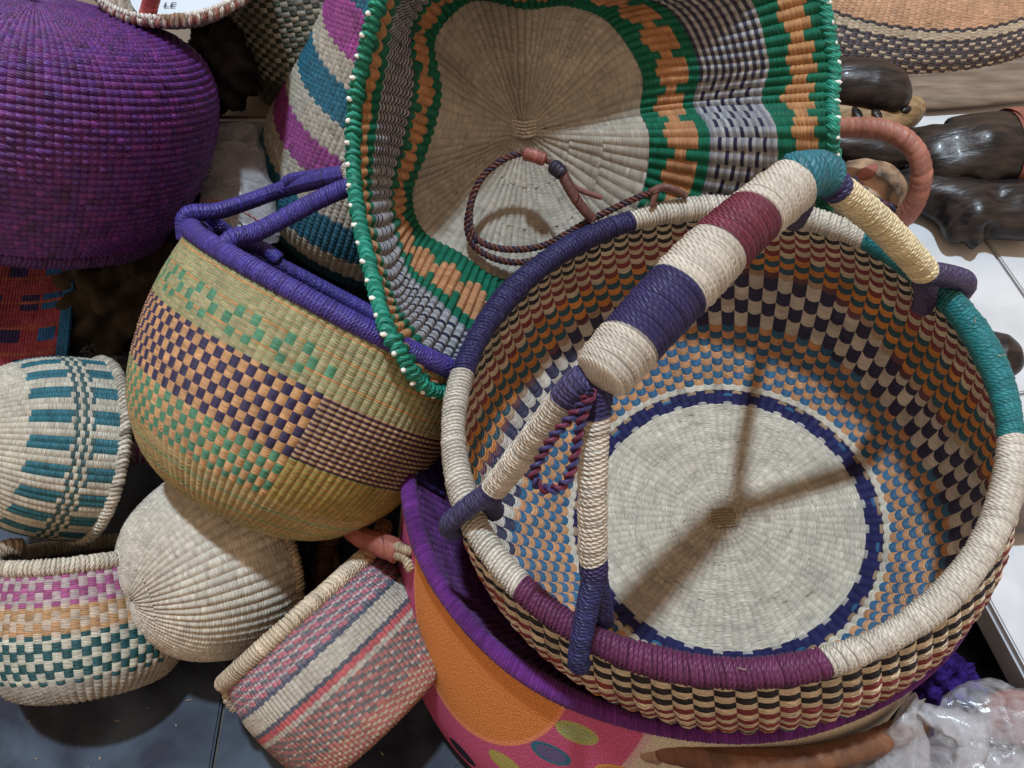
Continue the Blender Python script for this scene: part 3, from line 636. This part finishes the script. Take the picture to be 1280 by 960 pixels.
# ================================================================ SMALL DISH BASKET, TOP LEFT
da = dirc(.0, .60, .80); dcn = px(226, -26, .90)
SD = Surf(dcn-da*.03, da, [(0, 0), (.030, .0), (.050, .007), (.066, .018), (.080, .03)])
dish = thing('dish_basket', dcn-da*.03, 'small shallow basket with red and white edge holding a pale printed paper', 'basket')
weave(dish, [weave_arr(SD, .004, SD.L, 60, 26, lambda I, J: pick([((J % 3 == 0), (.25, .2, .16))], (.42, .38, .32), len(I)), .0008, .0006, side=s_, off=.0006) for s_ in (-1, 1)], 0, STRAW)
tube_obj('rim', SD.rim(160, .001), .0040, .006, lambda t: (.62, .6, .56) if int(t*90) % 2 else (.36, .16, .14), WRAP, dish, closed=True, presmoothed=True, amp=.3)
tube_obj('rim_cord', SD.rim(160, .0055), .0022, .004, const((.70, .68, .64)), WRAP, dish, closed=True, presmoothed=True)
tube_obj('handle', [px(198, -60, .80), px(193, -20, .83), px(187, 8, .85), px(181, 30, .862)], .0075, .0035, const((.42, .09, .10)), LEATHER, dish, amp=.12)
pz = SD(np.array([0.]), np.array([0.]))[0]
ph = np.linspace(0, 2*np.pi, 40, endpoint=False)
pv = np.array([dcn-da*.014+.056*(math.cos(a)*SD.x+math.sin(a)*SD.y)*(1+.04*math.sin(3*a)) for a in ph]); pv = np.vstack([pv, dcn-da*.015])
pm = bpy.data.meshes.new('paper'); pm.from_pydata([tuple(v) for v in np.vstack([pv, pv-da*.001])], [], [(i, (i+1) % 40, 40) for i in range(40)]+[((i+1) % 40+41, i+41, 81) for i in range(40)]+[(i, i+41, (i+1) % 40+41, (i+1) % 40) for i in range(40)])
paper = tag(link('paper', pm, PAPER), 'round pale printed paper lying in the small red edged basket', 'paper')
tc = bpy.data.curves.new('printed_letters', 'FONT'); tc.body = 'LE'; tc.size = .013; tc.extrude = .0001; to = bpy.data.objects.new('printed_letters', tc); COL.objects.link(to)
from mathutils import Matrix
X_, Y_ = SD.x, SD.y; rv = px(203, 9, 1)-CAMP; tp = CAMP+rv*(((dcn-da*.0128-CAMP)@da)/(rv@da))
to.matrix_world = Matrix(((X_[0], Y_[0], da[0], tp[0]), (X_[1], Y_[1], da[1], tp[1]), (X_[2], Y_[2], da[2], tp[2]), (0, 0, 0, 1)))
bpy.context.view_layer.update(); tm_ = bpy.data.meshes.new_from_object(to.evaluated_get(bpy.context.evaluated_depsgraph_get())); tm_.transform(to.matrix_world); bpy.data.objects.remove(to); tm_.materials.clear()
link('printed_letters', tm_, INK, paper)

# ================================================================ DARK SPECKLED BASKET AT THE BACK
ka = dirc(-.10, .75, .55); kc = px(385, -60, 1.02)
SK = Surf(kc-ka*.19, ka, [(0, 0), (.05, 0), (.075, .008), (.095, .04), (.108, .09), (.112, .15), (.110, .19)])
spk = thing('speckled_basket', kc-ka*.19, 'dark green and cream speckled basket standing on the board shelf', 'basket')
weave(spk, [weave_arr(SK, .02, SK.L, 84, 46, lambda I, J: pick([((J+I) % 2 == 0, (.045, .06, .04)), ((J > 24) & ((J+I) % 2 == 1), (.34, .33, .26)), ((J <= 24) & ((J+I) % 2 == 1), (.10, .10, .07))], (.2, .2, .15), len(I)), .0008, .0008, side=1, off=.0006, alt=0, jit=.2)], 0, STRAW)
shell(SK, spk, (.05, .045, .03), .001, side=-1)
tube_obj('rim', SK.rim(160, 0), .006, .004, const((.1, .1, .07)), WRAP, spk, closed=True, presmoothed=True)
rope_obj('side_cord', [px(284, 26, 1.0), px(292, 52, 1.0), px(306, 78, 1.01)], .0016, 2, .008, [(.35, .34, .28), (.3, .28, .22)], WRAP, spk)

# ================================================================ TEAL AND CREAM BASKET, LEFT
ta = dirc(.70, -.14, -.70); tcn = px(110, 562, .87)
ST = Surf(tcn-ta*.115, ta, [(0, -.004), (.031, .0), (.057, .016), (.076, .045), (.085, .08), (.0875, .115)])
teal = thing('woven_basket', tcn, 'cream bowl basket lying on its side with teal blocks and twined lines near the rim', 'basket')
def teal_col(I, J):
    t = J/44; n = len(I); c = np.tile(np.array((.52, .50, .42)), (n, 1)); blk = ((I//2) % 2 == 0); TL = (.03, .15, .20)
    c[(t > .52) & (t < .72) & blk] = TL; z = (t >= .72) & (t < .82); c[z & ((J+I) % 2 == 0)] = (.05, .11, .12); c[(t >= .82) & (t < .97) & blk] = TL
    return c
weave(teal, [weave_arr(ST, .006, ST.L, 84, 44, teal_col, .0012, .0006, side=1, off=.0006)], 0, STRAW)
shell(ST, teal, (.15, .13, .1), .001, side=-1)
tube_obj('rim', ST.rim(160, 0), .0048, .0042, lambda t: (.50, .46, .38), WRAP, teal, closed=True, presmoothed=True, amp=.35, jit=.2)

# ================================================================ PLAIN CREAM BASKET
ca = dirc(.64, .24, -.73); ccn = px(302, 690, .865)
SC = Surf(ccn-ca*.113, ca, [(0, .004), (.006, .0015), (.019, .0), (.043, .009), (.067, .028), (.083, .058), (.0907, .088), (.0895, .113)])
cre = thing('woven_basket', ccn, 'plain cream basket lying on its side with its ribbed round bottom showing', 'basket')
weave(cre, base_rings(SC, [.003, .014, .034, .0895], [26, 44, 62], .0026, lambda I, J: np.tile(np.array((.58, .54, .46)), (len(I), 1)), .0022, .0005, 1, off=.0006, alt=0)+[weave_arr(SC, SC.v_at_r(.0895), SC.L, 62, 11, lambda I, J: np.tile(np.array((.58, .54, .46)), (len(I), 1)), .0022, .0005, side=1, off=.0006, alt=0)], 0, STRAW)
shell(SC, cre, (.2, .17, .13), .001, side=-1)
tube_obj('rim', SC.rim(160, 0), .0045, .0040, const((.50, .40, .28)), WRAP, cre, closed=True, presmoothed=True, amp=.4, jit=.2)

# ================================================================ PINK, OCHRE AND TEAL CHECK BASKET
ja = dirc(-.07, .99, -.02); jc = px(106, 694, .845)
SJ = Surf(jc-ja*.118, ja, [(0, 0), (.06, .0), (.076, .008), (.088, .032), (.0895, .065), (.083, .098), (.077, .118)])
chk = thing('woven_basket', jc-ja*.118, 'small basket with pink, ochre and dark teal checked bands and a cream wrapped rim', 'basket')
def chk_col(I, J):
    t = J/34; n = len(I); c = np.tile(np.array((.34, .32, .27)), (n, 1)); ch = ((J//2+I) % 2 == 0); pale = (.50, .46, .42)
    z = (t > .32) & (t <= .60); c[z & ch] = (.012, .075, .085); c[z & ~ch] = (.48, .48, .40)
    z = (t > .60) & (t <= .77); c[z & ch] = (.40, .24, .12); c[z & ~ch] = (.46, .38, .30)
    z = (t > .77); c[z & ch] = (.30, .08, .20); c[z & ~ch] = (.40, .33, .34); return c
weave(chk, [weave_arr(SJ, .05, SJ.L, 74, 34, chk_col, .0013, .0007, side=1, off=.0008)], 120, STRAW)
shell(SJ, chk, (.25, .22, .17), .0005, side=1, v0=0); shell(SJ, chk, (.12, .1, .08), .002, side=-1)
tube_obj('rim', SJ.rim(160, .002), .0068, .0036, const((.52, .47, .38)), WRAP, chk, closed=True, presmoothed=True)
tube_obj('handle', [px(-8, 700, .84), px(2, 690, .83), px(14, 684, .83), px(30, 684, .835)], .008, .0036, const((.34, .27, .2)), WRAP, chk)

# ================================================================ PINK AND GREY STRIPED BASKET
ga = dirc(-.66, .735, -.04); gc = px(378, 770, .815)
SG = Surf(gc-ga*.118, ga, [(0, 0), (.060, .0), (.080, .002), (.087, .012), (.092, .04), (.094, .075), (.090, .10), (.086, .118)], xref=dirc(.7, .7, 0))
gry = thing('woven_basket', gc-ga*.118, 'basket striped in pink, grey and cream tipped over with a cream wrapped rim', 'basket')
def gry_col(I, J):
    t = J/70; n = len(I); c = np.tile(np.array((.38, .15, .14)), (n, 1)); ch = ((J//2+I//2) % 2 == 0); gy = (.14, .135, .135); cr = (.42, .39, .33)
    c[ch] = gy; c[(J % 5 == 0) & (I % 2 == 0)] = cr
    c[(t < .25)] = (.36, .12, .10); c[(t < .25) & ((J+I) % 3 == 0)] = (.40, .36, .26)
    c[(t > .50) & (t < .53)] = cr; c[(t > .53) & (t < .58)] = (.45, .11, .12)
    c[(t > .58) & (t < .61)] = (.09, .10, .13); c[(t >= .61) & (t < .74)] = (.44, .41, .35); c[(t >= .74) & (t < .77)] = (.09, .10, .14)
    z = t >= .77; c[z & ch] = (.16, .15, .18); c[z & ~ch] = (.42, .15, .19); c[z & (J % 4 == 0)] = (.42, .36, .36)
    return c
weave(gry, [weave_arr(SG, .07, SG.L, 130, 70, gry_col, .0010, .0007, side=1, off=.0008)], 0, STRAW)
shell(SG, gry, (.3, .16, .12), .0005, side=1); shell(SG, gry, (.1, .08, .06), .002, side=-1)
tube_obj('rim', SG.rim(160, .002), .0072, .0034, const((.55, .46, .34)), WRAP, gry, closed=True, presmoothed=True)
tube_obj('handle', [px(300, 838, .79), px(288, 852, .785), px(290, 872, .78), px(300, 884, .78)], .0075, .0034, const((.40, .34, .25)), WRAP, gry)
tube_obj('handle', [px(452, 706, .79), px(462, 690, .79), px(474, 676, .80), px(480, 655, .82)], .0075, .0034, const((.36, .2, .1)), WRAP, gry)
hidden = thing('handle_pair', px(408, 720, .86), 'brown wrapped handles standing in the dark gap beside the plain cream basket', 'handle')
tube_obj('handle', [px(398, 740, .88), px(404, 700, .87), px(414, 668, .87), px(420, 640, .88)], .009, .004, const((.17, .09, .05)), WRAP, hidden)
tube_obj('handle', [px(418, 745, .88), px(420, 710, .88), px(416, 680, .88), px(424, 640, .9)], .0035, .004, const((.22, .16, .1)), WRAP, hidden)

# ================================================================ PEACH BASKET TOP RIGHT
na = np.array([0.02, -.02, 1.0]); ncn = on_z(1098, -58, SZ+.012)
SN = Surf(ncn+na*.165, -na, [(0, 0), (.08, .001), (.13, .010), (.19, .040), (.24, .085), (.272, .13), (.285, .165)])
pea = thing('woven_basket', ncn, 'wide peach basket with dark and cream lines standing upside down on the white tiles', 'basket')
def pea_col(I, J):
    t = J/90; n = len(I); c = np.tile(np.array((.66, .41, .25)), (n, 1)); dk = (.10, .085, .10); cr = (.60, .51, .38)
    z = t > .84; c[z] = dk; c[z & ((J+2*I) % 4 == 0)] = cr
    z = (t > .79) & (t <= .84); c[z] = cr; c[(t > .785) & (t < .80)] = (.05, .045, .06); c[(t > .825) & (t < .84)] = (.05, .045, .06)
    z = (t < .57); c[z] = cr; c[(t > .56) & (t < .575)] = (.05, .045, .06); c[t < .545] = dk; return c
weave(pea, [weave_arr(SN, .05, SN.L, 210, 90, pea_col, .0014, .0009, side=1, off=.0008)], 0, STRAW)
tube_obj('rim', SN.rim(200), .005, .005, const((.10, .085, .09)), STRAW, pea, closed=True, presmoothed=True); shell(SN, pea, (.2, .12, .08), .002, side=-1)

# ================================================================ CARVINGS ON THE TILES
def loft(secs, seg=28, n=60, bumps=()):
    """secs: (centre, half width, half height, side axis, up axis); a closed carved body"""
    C_ = smooth_path([s[0] for s in secs], n); k = len(C_); tt = np.linspace(0, len(secs)-1, k)
    w_ = np.interp(tt, range(len(secs)), [s[1] for s in secs]); h_ = np.interp(tt, range(len(secs)), [s[2] for s in secs])
    sm = np.array([.25, .5, .25])
    for _ in range(2): w_[1:-1] = np.convolve(w_, sm, 'valid'); h_[1:-1] = np.convolve(h_, sm, 'valid')
    T, U, W = frames(C_); side = np.cross(T, np.array([0, 0, 1.])); side /= np.linalg.norm(side, axis=1)[:, None]; up = np.cross(side, T)
    a = np.linspace(0, 2*np.pi, seg, endpoint=False)
    V = C_[:, None]+(w_[:, None]*np.cos(a))[..., None]*side[:, None]+(h_[:, None]*np.sin(a))[..., None]*up[:, None]
    for (bp_, rad_b, amt) in bumps:
        d = np.linalg.norm(V-np.asarray(bp_), axis=-1); nr = V-C_[:, None]; nr /= np.linalg.norm(nr, axis=-1)[..., None]+1e-9; V = V+nr*(amt*np.exp(-(d/rad_b)**2))[..., None]
    return V.reshape(-1, 3), grid_quads(k, seg, False, True)
def loft_obj(name, secs, mat, parent=None, bumps=(), **kw):
    V, Q = loft(secs, bumps=bumps, **kw); return link(name, mesh_arr(name, V, Q), mat, parent)
def tz(x, y, h): return on_z(x, y, SZ+h)
# ebony bust with a red band, lying on its side
bust = thing('ebony_carving', tz(1215, 215, 0), 'polished black wooden bust lying on its side with a red band', 'carving', 'ebony carvings on the white tiles')
loft_obj('head', [(tz(1120, 165, .03), .004, .004), (tz(1150, 182, .035), .032, .026), (tz(1180, 192, .04), .048, .034), (tz(1215, 190, .042), .050, .038), (tz(1250, 186, .042), .050, .038), (tz(1268, 184, .04), .050, .036)], EBONY, bust, bumps=((tz(1180, 232, .03), .014, .016), (tz(1158, 224, .028), .010, .012), (tz(1168, 230, .03), .006, -.010), (tz(1206, 238, .035), .014, -.014), (tz(1225, 232, .04), .016, .010), (tz(1200, 178, .08), .02, -.008), (tz(1240, 170, .08), .02, .006)))
loft_obj('band', [(tz(1258, 186, .042), .050, .038), (tz(1264, 186, .042), .053, .041), (tz(1276, 184, .042), .053, .041), (tz(1284, 184, .042), .050, .038)], REDPAINT, bust, n=20)
loft_obj('shoulder', [(tz(1278, 184, .042), .050, .036), (tz(1300, 184, .042), .058, .038), (tz(1340, 184, .042), .060, .040), (tz(1360, 184, .042), .006, .006)], PALEWOOD, bust)
bust2 = thing('ebony_carving', tz(1215, 265, 0), 'polished black wooden figure with notched lower edge lying nearest the tile joint', 'carving', 'ebony carvings on the white tiles')
loft_obj('body', [(tz(1135, 232, .022), .004, .004), (tz(1152, 236, .024), .026, .020), (tz(1180, 248, .026), .036, .024), (tz(1215, 258, .028), .044, .026), (tz(1250, 262, .028), .040, .026), (tz(1290, 262, .028), .044, .026), (tz(1320, 264, .028), .004, .004)], EBONY, bust2, bumps=((tz(1192, 290, .02), .013, .016), (tz(1218, 296, .02), .009, .016), (tz(1236, 290, .03), .010, -.016), (tz(1165, 266, .03), .016, -.014), (tz(1185, 250, .055), .016, -.010), (tz(1228, 262, .055), .018, .010), (tz(1250, 244, .05), .012, -.012)))
# masks with pale carved faces
mask = thing('carved_mask', tz(1095, 130, 0), 'pale wooden carved face with a smooth black cap under the peach basket', 'carving')
loft_obj('cap', [(tz(1020, 95, .055), .02, .02), (tz(1050, 104, .06), .036, .03), (tz(1090, 110, .06), .038, .032), (tz(1118, 118, .058), .032, .028), (tz(1136, 124, .052), .006, .006)], EBONY, mask)
loft_obj('face', [(tz(1010, 140, .035), .02, .02), (tz(1050, 142, .035), .034, .026), (tz(1095, 146, .035), .034, .026), (tz(1125, 142, .035), .026, .022), (tz(1146, 134, .035), .014, .014), (tz(1152, 132, .034), .003, .003)], PALEWOOD, mask, bumps=((tz(1140, 134, .05), .01, .006),))
for x0 in (1072, 1096): loft_obj('stripe', [(tz(x0-5, 134, .0565), .003, .002), (tz(x0, 141, .0585), .006, .002), (tz(x0+5, 152, .0565), .003, .002)], EBONY, mask, n=12, seg=10)
loft_obj('lips', [(tz(1122, 142, .052), .002, .002), (tz(1132, 137, .054), .006, .005), (tz(1144, 132, .050), .002, .002)], EBONY, mask, n=12, seg=10)
mask2 = thing('carved_mask', tz(1085, 230, 0), 'painted pale wooden mask with red patch and black hair inside the leather loop', 'carving')
loft_obj('face', [(tz(1030, 236, .03), .02, .02), (tz(1060, 238, .034), .040, .026), (tz(1090, 236, .034), .042, .028), (tz(1112, 232, .032), .032, .024), (tz(1128, 228, .03), .004, .004)], PAINTEDWOOD, mask2, bumps=((tz(1095, 244, .06), .012, .008),))
loft_obj('hair', [(tz(1030, 182, .04), .018, .02), (tz(1060, 186, .042), .020, .02), (tz(1100, 192, .042), .020, .02), (tz(1128, 198, .04), .012, .012), (tz(1136, 200, .038), .003, .003)], EBONY, mask2)
loft_obj('painted_patch', [(tz(1072, 224, .058), .003, .003), (tz(1082, 217, .062), .009, .003), (tz(1092, 210, .060), .006, .003), (tz(1098, 206, .056), .002, .002)], REDPAINT, mask2, n=16, seg=12)
rope_obj('neck_cord', [tz(1046, 215, .06), tz(1070, 228, .07), tz(1086, 246, .07), tz(1104, 256, .06), tz(1118, 262, .05)], .0050, 2, .02, [(.10, .03, .05), (.03, .03, .09)], DYED, mask2)
loft_obj('chin', [(tz(1110, 262, .016), .01, .01), (tz(1122, 248, .02), .026, .018), (tz(1140, 226, .02), .022, .018), (tz(1152, 214, .02), .004, .004)], EBONY, mask2)
c1 = tag(loft_obj('ebony_carving', [(tz(1205, 430, .02), .004, .004), (tz(1225, 438, .025), .024, .02), (tz(1250, 446, .025), .026, .022), (tz(1268, 452, .025), .018, .016), (tz(1277, 454, .024), .003, .003)], EBONY), 'rounded black wooden end poking out beside the teal part of the wrapped rim', 'carving')
c2 = tag(loft_obj('wooden_carving', [(tz(1230, 620, .02), .03, .02), (tz(1262, 620, .022), .036, .024), (tz(1290, 616, .022), .036, .024), (tz(1330, 612, .02), .004, .004)], simple_mat('grey_brown_wood', (.10, .08, .07), .5, .4, 30, .3, .2)), 'grey brown wooden piece on the tiles beside the cream part of the rim', 'carving')
# leather loop handle
lh = tag(tube_obj('leather_loop', [px(1020, 166, .985), px(1050, 160, .975), px(1092, 160, .955), px(1124, 170, .945), px(1146, 192, .94), px(1152, 222, .945), px(1142, 256, .965), px(1122, 278, .99), px(1095, 298, 1.01)], .0108, .008, const((.30, .125, .09)), LEATHER, None, amp=.06, seg=16), 'thick reddish brown leather loop handle curving over the carved masks', 'handle')
wb = tag(loft_obj('brown_shade_sheet', [(tz(1118, 118, .010), .01, .004), (tz(1140, 114, .010), .036, .009), (tz(1200, 104, .010), .046, .010), (tz(1270, 94, .010), .050, .010), (tz(1340, 86, .010), .05, .01)], simple_mat('brown_shade_tone', (.12, .085, .06), .6, .3, 22, .3, .35, (.22, .17, .13), stretch=(1, 5, 3))), 'flat brown sheet standing in for the shadowed tiles between the peach basket and the red banded bust', 'sheet')  # thin brown sheet added to stand in for the brown shadow on the tiles
# ================================================================ PLASTIC, FLEECE, DARK ODDMENTS
def crumple(name, path, half, thick, mat, n=60, seg=13, amp=.006, parent=None):
    P, s, L = resample(smooth_path(path, 120), .0075); T, U, W = frames(P); k = len(P); a = np.linspace(0, 2*np.pi, seg, endpoint=False)
    hw = np.interp(np.linspace(0, 1, k), np.linspace(0, 1, len(half)), half)
    V = P[:, None]+(hw[:, None]*np.cos(a))[..., None]*U[:, None]*.55+(hw[:, None]*np.sin(a))[..., None]*W[:, None]
    for f in (60, 130, 260):
        d = rng.normal(0, 1, (3, 3)); V = V+amp*.6*60/f*(1-2*np.abs(np.sin(V@d.T*f*.5+rng.random(3)*6)))
    V = V+rng.normal(0, amp*.22, V.shape)
    g_ = grid_quads(k, seg, False, True); return link(name, mesh_arr(name, V, np.vstack([g_[:, [0, 1, 2]], g_[:, [0, 2, 3]]]), smooth=False), mat, parent)
bag = thing('plastic_bag', px(1180, 940, .66), 'crumpled clear plastic bag below the cream part of the open basket', 'bag')
crumple('film', [px(1128, 990, .66), px(1138, 940, .655), px(1140, 900, .655), px(1150, 872, .66)], [.020, .018, .014, .006], 0, PLASTIC2, parent=bag)
crumple('film', [px(1144, 872, .658), px(1175, 888, .655), px(1212, 906, .65), px(1222, 930, .648), px(1208, 985, .648)], [.005, .010, .013, .010, .012], 0, PLASTIC2, parent=bag)
crumple('film', [px(1060, 975, .66), px(1110, 968, .655), px(1180, 975, .655), px(1300, 985, .65)], [.010, .020, .030, .03], 0, PLASTIC, parent=bag)
crumple('film', [px(1170, 905, .70), px(1215, 890, .70), px(1260, 895, .695), px(1300, 905, .69)], [.010, .022, .026, .03], 0, PLASTIC, parent=bag)
crumple('film', [px(1180, 950, .70), px(1230, 935, .70), px(1300, 945, .69)], [.020, .030, .035], 0, PLASTIC, parent=bag)
wr = tag(loft_obj('wrapped_carving', [(px(1215, 905, .735), .004, .004), (px(1235, 902, .73), .016, .014), (px(1262, 896, .725), .022, .018), (px(1285, 900, .72), .022, .018), (px(1310, 905, .72), .004, .004)], REDPAINT), 'reddish brown wooden piece inside the clear plastic bag', 'carving')
drk = tag(loft_obj('dark_bundle', [(px(1150, 960, .76), .01, .01), (px(1190, 950, .755), .04, .03), (px(1250, 950, .75), .05, .035), (px(1320, 950, .74), .05, .03)], simple_mat('mauve_cloth', (.10, .07, .10), .8, .2, 60, .4, .4)), 'dull mauve cloth bundle under the clear plastic film', 'cloth')
def fuzzy(name, c, r, mat, n=70, m=46):
    th = np.linspace(0, 2*np.pi, n, endpoint=False); la = np.linspace(-1.55, 1.55, m); A_, B_ = np.meshgrid(th, la, indexing='ij'); D = np.stack([np.cos(A_)*np.cos(B_), np.sin(A_)*np.cos(B_), np.sin(B_)], -1)
    R_ = 1+.10*np.sin(D@np.array([5, 3, 4.])*1.7)+.08*np.sin(D@np.array([-4, 6, 3.])*2.1)+rng.normal(0, .025, A_.shape)
    return link(name, mesh_arr(name, np.asarray(c)+D*R_[..., None]*np.asarray(r), grid_quads(n, m, True, False)), mat)
tag(fuzzy('fleece_ball', px(1180, 852, .77), (.030, .026, .026), CLOTHP), 'violet fleecy ball in the dark gap below the white slab edge', 'pompom')
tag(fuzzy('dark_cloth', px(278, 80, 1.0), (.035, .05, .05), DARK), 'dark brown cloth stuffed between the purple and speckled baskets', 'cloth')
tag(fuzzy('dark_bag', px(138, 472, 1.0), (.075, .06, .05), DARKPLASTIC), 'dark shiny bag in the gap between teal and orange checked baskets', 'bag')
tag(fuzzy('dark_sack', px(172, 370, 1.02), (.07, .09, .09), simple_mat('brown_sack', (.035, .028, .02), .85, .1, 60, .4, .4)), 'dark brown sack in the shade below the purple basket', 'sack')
gb = crumple('grey_plastic_bag', [px(292, 165, 1.02), px(292, 205, 1.0), px(296, 250, .98), px(300, 300, .97)], [.030, .038, .042, .044], 0, PLASTIC2, amp=.003); tag(gb, 'cloudy grey plastic bag standing below the shelf edge', 'bag')
rope_obj('drawstring', [px(252, 250, .955), px(280, 252, .94), px(310, 268, .935), px(332, 282, .94)], .0015, 2, .006, [(.4, .1, .16), (.45, .3, .3)], DYED, gb); bpy.data.objects['drawstring'].location = -gb.location
# red and blue woven mat bag on the left
mat_ = thing('woven_bag', px(50, 400, .93), 'red and blue block patterned woven bag in the shade above the teal basket', 'bag')
class Flat:
    L = .16
    def __call__(s, phi, v):
        u = phi; P0 = px(-40, 470, .90); e1 = (px(82, 462, .90)-P0); e2 = (px(-12, 312, .99)-P0); n_ = np.cross(e1, e2); n_ /= np.linalg.norm(n_)
        return P0+u[..., None]*e1+(v/.16)[..., None]*e2+(.008*np.sin(u*3.1))[..., None]*n_*-1
def mat_col(I, J):
    b = (J//5) % 2 == 0; x = I+5*((J//10) % 2); c = np.tile(np.array((.24, .045, .07)), (len(I), 1)); c[((x//6) % 2 == 0) & b] = (.03, .025, .10); c[(I > 18) & b & (I < 25)] = (.02, .10, .30); c[I >= 26] = (.02, .13, .30); c[((J % 8) == 6)] = (.27, .08, .07); c[(I >= 26)] = (.02, .13, .30); return c
weave(mat_, [weave_arr(Flat(), 0, .16, 30, 40, mat_col, .0006, .0012, side=s_, off=.001, alt=0, p0=0, p1=1) for s_ in (1, -1)], 0, FELT)
# small violet checked piece
tag(tube_obj('checked_purse', [px(158, 572, .93), px(172, 566, .925), px(190, 570, .925)], .011, .004, lambda t: (.30, .10, .28) if int(t*9) % 2 else (.45, .42, .42), STRAW, None, amp=.3), 'tiny violet and white checked purse between the teal and plain cream baskets', 'purse')

# straw bits and dust scattered on the dark floor
lv, lq = [], []
for k in range(130):
    c_ = np.array([rng.uniform(-.62, -.02), rng.uniform(.02, .5), .0012]); an = rng.uniform(0, 6.28); l_ = rng.uniform(.0006, .0035); w2_ = rng.uniform(.0003, .0008); d_ = np.array([math.cos(an), math.sin(an), 0]); e_ = np.array([-d_[1], d_[0], 0]); b0 = len(lv)
    for z_ in (0, .0007):
        for s1, s2 in ((-1, -1), (1, -1), (1, 1), (-1, 1)): lv.append(c_+d_*l_*s1+e_*w2_*s2+np.array([0, 0, z_]))
    lq += [[b0+i for i in f] for f in ((4, 5, 6, 7), (0, 1, 5, 4), (1, 2, 6, 5), (2, 3, 7, 6), (3, 0, 4, 7))]
lit = link('straw_litter', mesh_arr('straw_litter', np.array(lv), np.array(lq), np.repeat(rng.uniform(.06, .26, (130, 1)), 8, 0)*np.array((1, .88, .68)), np.zeros((len(lv), 2)), False), STRAW, None, 'stuff'); tag(lit, 'scattered short straw bits on the dark stone floor', 'straw')

# ================================================================ single stitches: split off the largest ones in view
bpy.context.view_layer.update(); dg = bpy.context.evaluated_depsgraph_get()
for (o, V, C, F, Q, nmax, mat) in WEAVES:
    nu1 = V.shape[1]; x, y, d = project(V); mid = V.mean(1); ctr = nu1//2
    tri_a = np.zeros(len(V))
    for f in Q[0]:
        q4 = np.stack([x[:, f], y[:, f]], -1); tri_a += .5*((q4[:, 2, 0]-q4[:, 0, 0])*(q4[:, 3, 1]-q4[:, 1, 1])-(q4[:, 3, 0]-q4[:, 1, 0])*(q4[:, 2, 1]-q4[:, 0, 1]))
    inside = (x.min(1) > 4) & (x.max(1) < 1276) & (y.min(1) > 4) & (y.max(1) < 956)
    order = np.argsort(-np.abs(tri_a)*inside); chosen = []
    for i in order[:6000]:
        if not inside[i] or abs(tri_a[i]) < 25: break
        tgt = mid[i]; dv_ = tgt-CAMP; dist = np.linalg.norm(dv_); ok, loc, *_r = sc.ray_cast(dg, Vector(CAMP), Vector(dv_/dist))
        if ok and abs((np.array(loc)-CAMP)@(dv_/dist)-dist) < .0035: chosen.append(i)
        if len(chosen) >= nmax: break
    if len(chosen) < 20: continue
    keep = np.ones(len(V), bool); keep[chosen] = False
    par = o.parent; old = o.data; nm = o.name.split('.')[0]
    o.data = stitch_mesh(nm, V[keep], C[keep], F[keep], Q[keep]); o.data.materials.append(mat); bpy.data.meshes.remove(old)
    for i in chosen:
        c = mid[i]; me = mesh_arr('stitch', V[i]-c, Q[i], C[i], F[i]); me.materials.append(mat)
        s_ = bpy.data.objects.new('stitch', me); COL.objects.link(s_); s_.parent = par; s_.location = Vector(c)-par.location
